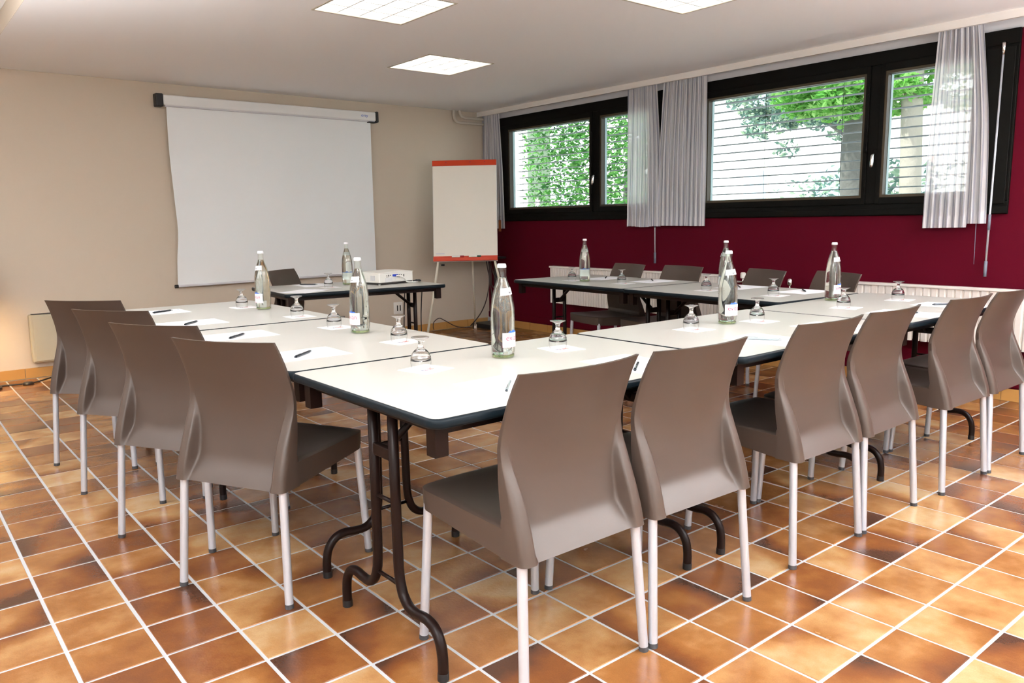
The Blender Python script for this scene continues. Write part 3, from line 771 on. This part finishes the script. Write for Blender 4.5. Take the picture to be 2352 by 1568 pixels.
def make_chair():
    t = thing('conference_chair', '', 'chair', (0, 0, 0), 0, '')
    nz = 58
    FR = [0, .05, .12, .22, .36, .52, .66, .76, .83, .88, .93, .98, 1.03, 1.08, 1.14, 1.25, 1.5]; NP = 18; nu = 2*len(FR)+NP-1
    def sx(i, z):        # sample lines follow the edge of the leg housings
        hw = sinterp(z, HW); cw = max(interp(z, CW), .016)
        if i < len(FR): return -(hw-FR[i]*cw)/hw
        if i > nu-len(FR): return (hw-FR[nu-i]*cw)/hw
        a = hw-1.5*cw; return (-a+2*a*(i-len(FR)+1)/(NP+1))/hw
    zs = [ZB+(ZT-ZB)*(j/nz) for j in range(nz+1)]
    def rear(s, z):
        hw = sinterp(z, HW); x = s*hw; e = hw-abs(x)
        p = sinterp(z, YC)+sinterp(z, CV)*s*s
        cw = interp(z, CW); y = p
        if cw > .001:
            yk = sinterp(z, YK); mm = 1-sstep(cw*.80, cw*1.12, e)
            hk = max(0, .016-abs(p-yk))/.016; hump = min(p, yk)-hk*hk*.004
            y = p+(hump-p)*mm
        r = .021
        if e < r: y += (r-math.sqrt(max(0, r*r-(r-e)**2)))*(1-.90*sstep(.45, .64, z))
        return (x, y, z)
    def front(s, z):
        hw = sinterp(z, HW); p = sinterp(z, YC)+sinterp(z, CV)*s*s
        x = s*(hw-.001); e = hw-abs(x); cw = interp(z, CW)
        yy = p+.011
        if z < .475: yy = max(yy, .082)
        if cw > .001: yy = max(yy, rear(s, z)[1]+.009+min(1, cw/.03)*.007*(1-sstep(cw*.6, cw*1.2, e)))
        return (x, yy, z)
    A = [[rear(sx(i, z), z) for z in zs] for i in range(nu+1)]; B = [[front(sx(i, z), z) for z in zs] for i in range(nu+1)]
    b = MB(); b.grid(A); b.grid(B[::-1])
    for i in (0, nu):
        b.grid([[A[i][j], B[i][j]] for j in range(nz+1)] if i else [[B[i][j], A[i][j]] for j in range(nz+1)])
    b.grid([[A[i][nz], B[i][nz]] for i in range(nu+1)][::-1]); b.grid([[A[i][0], B[i][0]] for i in range(nu+1)])
    part('backrest', b, 'chair', t, True, 55, True)
    # seat: dished top, rounded front, skirt all round
    nx, ny = 20, 20; y0, y1 = .076, .474
    def outline(u, v):
        y = y0+(y1-y0)*v; hw = .2195-.004*v
        fr = max(0, (y-(y1-.045))/.045)
        hwf = hw-.035*(1-math.sqrt(max(0, 1-fr*fr))) if fr > 0 else hw
        yy = y
        return u*hwf, yy-.012*abs(u)**3*v
    def top(u, v):
        x, y = outline(u, v)
        z = .461-.020*(1-u*u)**.8*math.sin(PI*min(1, v*.93+.05))-.006*(1-v)
        rim = max(abs(u), v)
        if rim > .965: z -= .004*((rim-.965)/.035)**2
        return (x, y, z)
    us2 = [-1+2*i/nx for i in range(nx+1)]; us2[1] = -.965; us2[-2] = .965
    vs2 = [j/ny for j in range(ny+1)]; vs2[-2] = .965
    Tt = [[top(u, v) for v in vs2] for u in us2]
    zbot = lambda v: .374+.026*v
    Bt = [[(outline(u, v)[0]*.992, outline(u, v)[1]*.998, zbot(v)) for v in vs2] for u in us2]
    b = MB(); b.grid(Tt); b.grid([[ (x_*.96, y_*.985, z_+.02) for x_, y_, z_ in r] for r in Bt][::-1])
    b.grid([[Bt[0][j], Tt[0][j]] for j in range(ny+1)]); b.grid([[Tt[-1][j], Bt[-1][j]] for j in range(ny+1)])
    b.grid([[Tt[i][-1], Bt[i][-1]] for i in range(nx+1)][::-1])
    inner = lambda p: (p[0]*.96, p[1]*.985, p[2]+.02)
    b.grid([[inner(Bt[0][j]), Bt[0][j]] for j in range(ny+1)]); b.grid([[Bt[-1][j], inner(Bt[-1][j])] for j in range(ny+1)])
    part('seat', b, 'chair', t, True, 40, True)
    for sx_ in (-1, 1):
        for a, c in (((sx_*.1995, .024, .400), (sx_*.2175, 0, .010)), ((sx_*.196, .436, .410), (sx_*.2125, .456, .010))):
            lg = part('leg', MB().tube([a, c], .0132, 14), 'alu', t, True, 40)
            d = (Vector(c)-Vector(a)).normalized()
            part('glide', MB().tube([Vector(c)-d*.004, Vector(c)+d*.010], .0136, 14), 'foot', lg, True, 40)
    remember(); return t
chair0 = make_chair()
D = math.radians
CH = []   # x, y (centre of rear feet), facing angle, label, group
GF, GL, GR = 'chairs of the front row', 'chairs of the left row', 'chairs along the red wall'
for (x, y, a, lab) in [(.372, -.121, 90, 'taupe plastic chair nearest the camera, its rear leg cut by the bottom edge'),
                       (.840, -.132, 88.6, 'taupe plastic chair second along the front row, touching the nearest chair'),
                       (1.583, -.113, 88.8, 'taupe plastic chair third along the front row, left of the second pair'),
                       (2.056, -.114, 90.5, 'taupe plastic chair fourth along the front row, closing the second pair'),
                       (2.705, -.138, 89, 'taupe plastic chair fifth along the front row, left of the last pair'),
                       (3.170, -.148, 90, 'taupe plastic chair at the far end of the front row, cut by the right edge')]:
    CH.append((x, y, a, lab, GF))
for (x, y, a, lab) in [(-.164, .957, 27.8, 'taupe plastic chair of the left row nearest the camera, seat showing'),
                       (-.211, 1.547, 30.5, 'dark taupe chair second in the left row, half behind the nearest one'),
                       (-.208, 2.206, 33, 'dark taupe chair third in the left row from the camera'),
                       (-.196, 2.800, 41.5, 'dark taupe chair at the far end of the left row, by the wall heater')]:
    CH.append((x, y, a, lab, GL))
for (x, y, a, lab) in [(3.725, 2.760, 167, 'olive-lit taupe chair by the red wall nearest the flip chart, under the curtains'),
                       (3.745, 2.245, 171, 'olive-lit taupe chair by the red wall, second from the flip chart'),
                       (3.735, 1.530, 158, 'olive-lit taupe chair by the red wall, third from the flip chart'),
                       (3.775, 1.045, 157, 'olive-lit taupe chair by the red wall, half behind a water bottle')]:
    CH.append((x, y, a, lab, GR))
CH.append((1.495, 4.425, -53, 'grey-looking taupe chair behind the projector table, in front of the screen', None))
for i, (x, y, a, lab, g) in enumerate(CH):
    rz = D(a)-PI/2
    if i == 0: c = chair0; c.location = (x, y, 0); c.rotation_euler.z = rz; c['label'] = lab; c['group'] = g
    else:
        c = dup(chair0, (x, y, 0), rz, lab, g)
        if g is None: del c['group']

# ================================================================== TABLE WARE
TZ = .7402
# ---- bottles
BP = [(.0, .004), (.030, .004), (.034, .0), (.0375, .002), (.0395, .010), (.0402, .03), (.0404, .06), (.0410, .10), (.0412, .124), (.0404, .1265), (.0412, .129), (.0405, .150), (.0388, .1725), (.0352, .1975), (.0292, .2225), (.0232, .2425), (.0185, .255), (.0158, .265), (.0143, .275), (.0135, .288), (.0146, .2915), (.0146, .2965), (.0132, .299), (.0128, .305)]
def make_bottle(front):
    t = thing('water_bottle', '', 'bottle', (0, 0, TZ), 0, 'glass water bottles on the tables')
    inn = [(.0112, .305), (.0112, .29), (.0118, .275), (.0134, .264), (.0160, .254), (.0207, .2415), (.0267, .2216), (.0327, .197), (.0363, .172), (.038, .150), (.0386, .10), (.0380, .06), (.0378, .02), (.034, .012), (.012, .0135), (0, .0135)]
    part('glass_body', MB().lathe(BP+inn, 40), 'glass', t, True)
    part('base_ring', MB().lathe([(0, .0045), (.033, .0045), (.0365, .0060), (.0368, .0110), (.033, .0112), (0, .0112)], 32), 'glassbase', t, True)
    wl = [(0, .0137), (.0339, .0123), (.03775, .0203), (.03795, .06), (.03855, .10), (.03795, .150), (.03625, .172), (.03265, .197), (.02665, .2216), (.02065, .2415), (.01595, .254), (.01335, .264), (.0128, .266), (0, .266)]
    part('water', MB().lathe(wl, 40), 'water', t, True)
    cp_ = part('cap', MB().lathe([(.0125, .298), (.0150, .2985), (.0152, .302), (.0142, .3085), (.0125, .3115), (0, .3120)], 28), 'capwhite', t, True)
    # front label centred on +X, blank paper label behind
    def arc(a0, a1, z0, z1, r, n=20, nzz=1, topf=None):
        P = []
        for i in range(n+1):
            a = a0+(a1-a0)*i/n; row = []
            for j in range(nzz+1):
                zt_ = topf(i/n) if topf else z1
                z = z0+(zt_-z0)*j/nzz; row.append((r*math.cos(a), r*math.sin(a), z))
            P.append(row)
        return MB().grid(P)
    h = D(54)
    lb = part('label', arc(-h, h, .038, .0865, .0416), 'label', t, True)
    part('label_band', arc(-h, h, .038, .0435, .0418), 'palepink', lb, True)
    pk = lambda u: .0865+max(0, .011*(1-abs(u-.52)/.14), .008*(1-abs(u-.36)/.12), .007*(1-abs(u-.68)/.11))
    part('mountains', arc(-h, h, .0863, 0, .0416, 40, 1, pk), 'blueprint', lb, True)
    v, f = text_mesh('evian', .027, 'lettering')
    part('lettering', MB().add([(.0420*math.cos(x_/.0416), .0420*math.sin(x_/.0416), .061+y_) for x_, y_, z_ in v], f), 'pinkprint', lb)
    # slanted neck label
    P = []
    for i in range(19):
        a = -D(62)+D(124)*i/18; row = []
        for j in range(4):
            z = .2085+.023*j/3+.004*i/18; row.append((( sinterp(z, [(q[1], q[0]) for q in BP if .14 < q[1] < .27])+.0006)*math.cos(a), (sinterp(z, [(q[1], q[0]) for q in BP if .14 < q[1] < .27])+.0006)*math.sin(a), z))
        P.append(row)
    nl = part('neck_label', MB().grid(P), 'label', t, True)
    rz_ = sinterp(.220, [(q[1], q[0]) for q in BP if .14 < q[1] < .27])+.0009
    P2 = lambda a, z: ((rz_+(.220-z)*.5)*math.cos(a), (rz_+(.220-z)*.5)*math.sin(a), z)
    part('neck_mark', MB().add([P2(-.16, .216), P2(.02, .216), P2(-.05, .226), P2(.06, .217), P2(.20, .217), P2(.12, .225)], [(0, 1, 2), (3, 4, 5)]), 'darkprint', nl)
    if not front: pass
    remember(); return t
bot0 = make_bottle(True)
def toward(x, y): return math.atan2(CAM.y-y, CAM.x-x)
# angle: label turned by this much from facing the camera (positive = to the viewer's right)
BOT = [(.640, .549, 52, 'nearest and largest water bottle, on the near corner table'),
       (.582, 1.425, -55, 'water bottle on the left row, in front of the projector'),
       (.650, 2.622, -58, 'water bottle at the far end of the left row, before the screen'),
       (1.778, 3.823, 180, 'water bottle beside the white projector'),
       (3.111, 2.671, 180, 'water bottle at the far end of the row by the red wall'),
       (1.857, .530, 40, 'water bottle in the middle of the front row, hiding another bottle'),
       (3.106, 1.437, -150, 'water bottle almost hidden behind the one in the middle of the front row'),
       (3.026, .694, 62, 'water bottle at the right-hand end of the front row, by the last goblets')]
for i, (x, y, a, lab) in enumerate(BOT):
    rz = toward(x, y)+D(a)
    if i == 0: b_ = bot0; b_.location = (x, y, TZ); b_.rotation_euler.z = rz; b_['label'] = lab
    else: dup(bot0, (x, y, TZ), rz, lab)

# ---- goblets on paper doilies
def make_goblet():
    t = thing('goblet', '', 'glass', (0, 0, TZ+.0016), 0, 'upturned goblets')
    low_o = [(.0290, .0), (.0310, .008), (.0325, .018), (.0328, .027)]
    low_i = [(.0320, .027), (.0317, .018), (.0303, .008), (.0284, .0004)]
    part('bowl', MB().lathe(low_i+low_o, 36), 'gobletthin', t, True)
    up_o = [(.0328, .0271), (.0312, .038), (.0265, .050), (.0195, .0585), (.0120, .0640), (.0082, .070), (.0070, .077), (.0078, .084), (.0105, .0895)]
    up_i = [(0, .0590), (.010, .0586), (.0188, .0562), (.0257, .0486), (.0304, .0375), (.0320, .0271)]
    part('stem', MB().lathe(up_i+up_o+[(0, .0905)], 36), 'goblet', t, True)
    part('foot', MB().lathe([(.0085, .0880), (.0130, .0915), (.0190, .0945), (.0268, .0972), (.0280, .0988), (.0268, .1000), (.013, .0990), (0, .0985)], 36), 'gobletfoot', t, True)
    remember(); return t
def make_doily():
    t = tag(link('paper_doily', None), '', 'doily', 'paper doilies under the goblets')
    pts = []
    h = .062
    for k in range(4):
        a = PI/2*k; c_, s_ = math.cos(a), math.sin(a)
        for i in range(16):
            u = -1+2*i/16; w = .0022*abs(math.sin(PI*4*u)); x_, y_ = u*h, -h-w
            pts.append((c_*x_-s_*y_, s_*x_+c_*y_))
    b = MB().prism(pts, 0, .0008)
    me = b.mesh('paper_doily', 'doily')
    bpy.data.objects.remove(t)
    return tag(link('paper_doily', me), '', 'doily', 'paper doilies under the goblets')
GOB = [(.320, .556, 13, 'on the near corner table, left of the nearest bottle'),
       (.566, 1.092, 8, 'nearest the camera on the left row table'),
       (.579, 1.656, 4, 'left of the bottle in front of the projector'),
       (.635, 2.164, 0, 'right of the far left bottle, by the table joint'),
       (.599, 2.802, 0, 'at the far left end, left of the far left bottle'),
       (1.551, 3.679, -5, 'on the projector table'),
       (.886, .547, -8, 'just right of the nearest bottle'),
       (1.599, .521, 0, 'left of the middle bottle of the front row'),
       (2.005, .482, 0, 'right of the middle bottle of the front row'),
       (3.105, 2.800, 0, 'half hidden by the far bottle near the red wall'),
       (3.138, 2.327, 5, 'before the red-wall chair nearest the flip chart'),
       (3.077, 1.556, 5, 'left of the hidden bottle by the red wall'),
       (3.054, 1.068, 5, 'in front of the third chair by the red wall'),
       (2.737, .476, 10, 'directly in front of the right-hand bottle'),
       (3.272, .457, 10, 'farthest right, in front of the right-hand radiator')]
g0 = make_goblet(); d0 = make_doily()
for i, (x, y, a, lab) in enumerate(GOB):
    gl = 'upturned clear goblet '+lab; dl = 'paper doily under the goblet '+lab
    if i == 0:
        g0.location = (x, y, TZ+.0016); g0['label'] = gl; d0.location = (x+.01, y-.012, TZ+.0002); d0.rotation_euler.z = D(a); d0['label'] = dl
    else:
        dup(g0, (x, y, TZ+.0016), 0, gl); dup(d0, (x+.008, y-.008, TZ+.0002), D(a), dl)

# ---- sheets and pens
def make_sheet():
    t = tag(link('paper_sheet', MB().box(-.105, .105, -.1485, .1485, 0, .0007).mesh('paper_sheet', 'paper')), '', 'paper', 'white note sheets')
    part('letterhead', MB().box(-.085, -.02, .125, .134, .0007, .0009), 'headprint', t)
    part('letterhead', MB().box(.025, .085, .127, .131, .0007, .0009), 'headprint', t)
    part('footer_print', MB().box(-.08, .08, -.137, -.134, .0007, .0009), 'headprint', t)
    remember(); return t
def make_pen(clear):
    t = thing('ballpoint_pen', '', 'pen', (0, 0, TZ+.0009), 0, 'ballpoint pens on the sheets')
    bm_ = 'penclear' if clear else 'pen'; r = .0048
    part('barrel', MB().tube([(-.062, 0, r), (.046, 0, r), (.052, 0, r)], [r, r*.95, r*.8], 10), bm_, t, True, 40)
    part('tip', MB().tube([(.052, 0, r), (.066, 0, r*.7), (.069, 0, r*.6)], [r*.8, r*.35, .0005], 10), 'penclip', t, True)
    part('button', MB().tube([(-.070, 0, r), (-.062, 0, r)], r*.62, 8), 'pen', t, True)
    part('clip', MB().box(-.060, -.022, -.0012, .0012, 2*r, 2*r+.0012), 'penclip', t)
    remember(); return t
s0 = make_sheet(); p0 = make_pen(False); p1 = make_pen(True)
# sheet x, y, rot (head direction, deg), label ; pen (x1,y1)-(x2,y2), clear?
SH = [(.158, 1.080, 0, 'in front of the nearest chair of the left row', (.108, 1.015), (.224, 1.115), 0),
      (.165, 1.715, 0, 'in front of the second chair of the left row', (.108, 1.629), (.213, 1.73), 0),
      (.160, 2.290, 0, 'in front of the third chair of the left row', (.109, 2.209), (.214, 2.325), 0),
      (.175, 2.890, 0, 'in front of the farthest chair of the left row', (.154, 2.852), (.261, 2.913), 0),
      (.365, .155, 90, 'in front of the chair nearest the camera', (.305, .117), (.400, .215), 1),
      (.862, .160, 88, 'in front of the second chair of the front row', (.775, .085), (.862, .150), 0),
      (1.590, .140, 90, 'in front of the third chair of the front row', (1.520, .225), (1.603, .090), 1),
      (2.070, .150, 90, 'in front of the fourth chair of the front row', (2.09, .10), (2.14, .17), 0),
      (2.710, .155, 92, 'in front of the fifth chair of the front row', (2.660, .228), (2.757, .098), 0),
      (3.180, .160, 90, 'in front of the last chair of the front row', (3.130, .212), (3.232, .145), 0),
      (3.415, 2.760, 180, 'in front of the red-wall chair nearest the flip chart', (3.395, 2.735), (3.505, 2.825), 0),
      (3.440, 2.290, 178, 'in front of the second red-wall chair', (3.51, 2.375), (3.40, 2.262), 0),
      (3.410, 1.530, 176, 'in front of the third red-wall chair', (3.445, 1.580), (3.330, 1.477), 0),
      (3.395, 1.075, 176, 'in front of the red-wall chair behind the right-hand bottle', (3.465, 1.130), (3.335, 1.025), 0),
      (1.560, 3.960, -95, 'at the far side of the projector table, before its chair', (1.490, 4.055), (1.603, 3.935), 0)]
used = {'s': 0, 0: 0, 1: 0}
for (x, y, a, lab, q1, q2, cl) in SH:
    sl = 'white note sheet '+lab; plab = ('grey clear pen ' if cl else 'dark pen ')+'on the sheet '+lab
    if not used['s']: s0.location = (x, y, TZ+.0001); s0.rotation_euler.z = D(a)-PI/2; s0['label'] = sl; used['s'] = 1
    else: dup(s0, (x, y, TZ+.0001), D(a)-PI/2, sl)
    px, py = (q1[0]+q2[0])/2, (q1[1]+q2[1])/2; pr = math.atan2(q2[1]-q1[1], q2[0]-q1[0])
    src = p1 if cl else p0
    if not used[cl]: src.location = (px, py, TZ+.0009); src.rotation_euler.z = pr; src['label'] = plab; used[cl] = 1
    else: dup(src, (px, py, TZ+.0009), pr, plab)
dup(s0, (1.30, 3.52, TZ+.0001), D(-60), 'loose white sheet at the near left corner of the projector table')

# ---- projector
t = thing('projector', 'white video projector with rear sockets and blue plug', 'projector', (1.892, 3.558, TZ), math.atan2(.056, .326))
W_, Dp = .330, .225
b = MB(); poly = [(0, 0), (W_, 0), (W_+.004, Dp), (-.006, Dp)]
b.prism(poly, .014, .085); part('case', b, 'white', t, bevel=.008)
P = [[(x_, y_, .084+.018*math.sin(PI*min(1, max(0, (x_+.02)/(W_+.04))))**.6*math.sin(PI*min(1, (y_+.03)/(Dp+.06)))**.5) for y_ in [-.002+(Dp+.002)*j/8 for j in range(9)]] for x_ in [-.002+(W_+.003)*i/14 for i in range(15)]]
bb = MB().grid(P); bb.grid([[(x_, y_, .083) for x_, y_, z_ in r] for r in P][::-1])
bb.grid([[P[i][0], (P[i][0][0], P[i][0][1], .083)] for i in range(15)]); bb.grid([[P[0][j], (P[0][j][0], P[0][j][1], .083)] for j in range(9)][::-1]); bb.grid([[P[-1][j], (P[-1][j][0], P[-1][j][1], .083)] for j in range(9)]); bb.grid([[P[i][-1], (P[i][-1][0], P[i][-1][1], .083)] for i in range(15)][::-1])
part('top_cover', bb, 'white', t, True, 50)
part('base_shadow_gap', MB().box(.006, W_-.006, .004, Dp-.006, .006, .014), 'darkgap', t)
for fx_, fy_ in ((.02, .02), (W_-.03, .02), (W_/2, Dp-.04)): part('foot', MB().tube([(fx_, fy_, 0), (fx_, fy_, .014)], .010, 10), 'white', t, True, 40)
for x_, w_, z_, h_ in ((.072, .004, .066, .006), (.088, .008, .066, .008), (.106, .005, .066, .006), (.072, .005, .056, .007), (.090, .005, .056, .006), (.176, .010, .066, .005), (.192, .010, .066, .005), (.212, .008, .066, .006), (.176, .008, .052, .006), (.192, .008, .052, .006), (.208, .008, .052, .006), (.234, .007, .060, .018)):
    part('socket', MB().box(x_, x_+w_, -.0022, .001, z_-h_/2, z_+h_/2), 'darkgap', t)
part('blue_plug', MB().box(.128, .170, -.016, .001, .057, .073), 'bluecon', t, bevel=.003)
part('plug_cable', MB().tube(smooth_path([(.15, -.016, .063), (.175, -.028, .058), (.22, -.025, .04), (.25, -.02, .012), (.30, -.03, .006), (.36, -.02, .006)], 5), .0045, 7), 'white', t, True)
for k in range(6): part('vent_slot', MB().box(.060, .125, -.0018, .001, .020+k*.005, .0222+k*.005), 'strip', t)
for q in range(2):
    for k in range(6): part('vent_slot', MB().box(-.0035, .001, .045+q*.085+k*.009, .050+q*.085+k*.009, .030, .068), 'strip', t)
part('rating_plate', MB().box(.155, .205, -.0016, .001, .030, .040), 'board', t)
t = cable([(2.205, 3.60, .752), (2.25, 3.585, .756), (2.28, 3.61, .750), (2.295, 3.66, .748), (2.31, 3.72, .747)], 'black power cable curling at the right of the projector', .0065)

# ================================================================== OUTSIDE
gr = struct(link('ground', MB().box(XW+T, 60, -25, 60, .30, .45).mesh('ground', 'paving')))
def leaves(n, fn, size, rr):
    b = MB()
    for _ in range(n):
        p = fn(rr); s = size*rr.uniform(.6, 1.3)
        d = Vector((rr.gauss(0, 1), rr.gauss(0, 1), rr.gauss(0, .6))).normalized(); w = d.cross(Vector((rr.gauss(0, 1), rr.gauss(0, 1), rr.gauss(0, 1)))).normalized()
        nn = d.cross(w)
        b.add([p-d*s, p+w*s*.42+nn*s*.12, p+d*s, p-w*s*.42+nn*s*.12], [(0, 1, 2), (0, 2, 3)])
    return b
rr = random.Random(11)
def tree(name, label, x, y, r0, r1, h, crown, nleaf, lm, bm_, ls, branches=()):
    t = thing(name, label, 'tree', (x, y, .45))
    part('trunk', MB().tube(smooth_path([(0, 0, -.05), (.02, .0, h*.3), (-.02, .03, h*.7), (0, 0, h)], 4), [r0*1.15]+[r0+(r1-r0)*k/11 for k in range(12)], 14), bm_, t, True)
    for (a, c, r) in branches: part('branch', MB().tube([a, ((a[0]+c[0])/2, (a[1]+c[1])/2, (a[2]+c[2])/2+.15), c], [r, r*.7, r*.35], 8), bm_, t, True)
    clumps = []
    for c0, a0, b0 in crown:
        for _ in range(26):
            v0 = Vector((rr.gauss(0, 1), rr.gauss(0, 1), rr.gauss(0, 1))).normalized()*rr.uniform(.35, 1)
            clumps.append(((c0[0]+v0.x*a0, c0[1]+v0.y*a0, c0[2]+v0.z*b0), a0*rr.uniform(.16, .30), b0*rr.uniform(.14, .26)))
    def fn(q):
        while True:
            c = q.choice(crown) if not clumps else q.choice(clumps); v = Vector((q.uniform(-1, 1), q.uniform(-1, 1), q.uniform(-1, 1)))
            if .35 < v.length < 1: return Vector(c[0])+Vector((v.x*c[1], v.y*c[1], v.z*c[2]))
    o = part('foliage', leaves(nleaf, fn, ls, rr), lm, t); o['kind'] = 'stuff'
    return t
# hedge close behind the first window, with its white neighbour wall
t = thing('hedge_bush', 'dense green bush outside the window behind the flip chart', 'bush', (7.6, 6.2, .45))
def hf(q):
    y_ = q.uniform(-.75, 2.05); top = 3.3-.5*max(0, -y_)
    return Vector((q.uniform(-.4, .9)+.15*math.sin(3*y_), y_, q.uniform(.1, top)))
o = part('foliage', leaves(14000, hf, .048, rr), 'leaf', t); o['kind'] = 'stuff'
part('stem', MB().tube([(0.2, .4, 0), (.15, .3, 1.4), (.2, 0, 2.6)], [.06, .045, .02], 10), 'bark', t, True)
part('stem', MB().tube([(0.2, -.5, 0), (.15, -.45, 1.2), (.2, -.4, 2.2)], [.06, .045, .02], 10), 'bark', t, True)
for k in range(1):
    t = thing('flower_head', 'pale pink flower at the lower left of the bush outside', 'flower', (7.02, 7.63, 1.46))
    for j in range(7):
        a = 2*PI*j/7; part('petal', MB().add([(0, 0, 0), (-.03, .045*math.cos(a-.35), .045*math.sin(a-.35)), (-.04, .075*math.cos(a), .075*math.sin(a)), (-.03, .045*math.cos(a+.35), .045*math.sin(a+.35))], [(0, 1, 2, 3)]), 'flower', t)
t = thing('neighbour_wall', 'white wall end seen at the left of the far window', 'wall end', (7.4, 8.45, .45))
part('wall_body', MB().box(0, .5, -.12, 2.2, 0, 3.4), 'facade', t, bevel=.01)
part('coping', MB().box(-.04, .54, -.16, 2.24, 3.4, 3.48), 'facade', t)
tree('garden_tree', 'bright green tree with a thick grey trunk behind the larger window', 10.0, 4.20, .21, .17, 2.2,
     [((-.1, .2, 3.0), 1.5, 1.05), ((-.3, -1.0, 3.2), 1.3, 1.1), ((-.2, .35, 2.45), .95, .50), ((-.3, -.75, 2.40), .8, .45), ((-.3, .1, 2.6), 1.0, .5)], 15000, 'leafbright', 'bark', .056,
     [((0, 0, 1.9), (-.3, .9, 2.9), .05), ((0, 0, 1.9), (-.2, -.9, 3.0), .05)])
tree('street_tree', 'pale-trunked tree seen through the narrow pane beside the see-through curtain', 9.6, 3.27, .135, .12, 3.6,
     [((.6, -.5, 3.3), 1.5, 1.2), ((.5, -1.4, 2.6), 1.0, .8)], 5500, 'leafbright', 'bark2', .060, [((0, 0, 2.6), (.5, -.9, 3.2), .05)])
tree('pale_tree', 'grey-green tree farther off, its crown left of the bright green tree', 15.5, 6.95, .15, .12, 2.6,  # separate crown whose leaf colour paints the bright tree's shaded side
     [((-.2, 1.5, 3.05), 1.1, .85), ((0, .6, 3.3), 1.0, .9), ((0, 2.3, 3.35), .9, .75), ((0, 1.6, 4.0), 1.1, .8)], 8000, 'leafblue', 'bark', .075,
     [((0, 0, 2.2), (-.2, 1.5, 3.0), .07), ((0, 0, 2.4), (0, 2.2, 3.5), .06)])
for k, (x, y, n, lab, lm) in enumerate(((13.2, 10.35, 900, 'pale low shrub at the bottom left of the larger window', 'leafbright'), (11.2, 4.15, 700, 'low shrub beside the pale trunk', 'leafblue'), (14.5, 7.2, 600, 'low shrub left of the grey trunk', 'leafblue'))):
    t = thing('shrub', lab, 'shrub', (x, y, .45), 0, 'shrubs outside')
    o = part('foliage', leaves(n, lambda q: Vector((q.gauss(0, .3), q.gauss(0, .38), q.uniform(.05, 1.55))), .075, rr), lm, t); o['kind'] = 'stuff'
    part('stem', MB().tube([(0, 0, 0), (.05, .03, .9)], .03, 8), 'bark', t, True)
t = thing('apartment_building', 'white overexposed building far beyond the garden trees', 'building', (26, 12, .45))
part('facade_wall', MB().box(0, 8, -14, 14, 0, 9), 'facade', t)
part('roof', MB().box(-.4, 8.4, -14.4, 14.4, 9, 9.3), 'strip', t)
for (y_, z_) in [(yy, zz) for yy in (-10.5, -7.5, -4.5, -1.5, 1.5, 4.5, 7.5, 10.5) for zz in (1.2, 4.2, 7.0)]:
    w = part('window', MB().box(-.03, .02, y_-.6, y_+.6, z_, z_+1.4), 'facadepink', t); part('pane', MB().box(-.04, -.03, y_-.5, y_+.5, z_+.1, z_+1.3), 'farglass', w)
t = thing('neighbour_house', 'pale pink house front glimpsed beyond the pale trunk', 'building', (19, 5.0, .45))
part('facade_wall', MB().box(0, 4, -2.2, .7, 0, 2.3), 'facadepink', t)
part('roof', MB().box(-.2, 4.2, -2.4, .9, 2.3, 2.45), 'facade', t)
for y_ in (-1.4, .0): part('window', MB().box(-.02, .02, y_-.35, y_+.35, .9, 1.9), 'farglass', t)
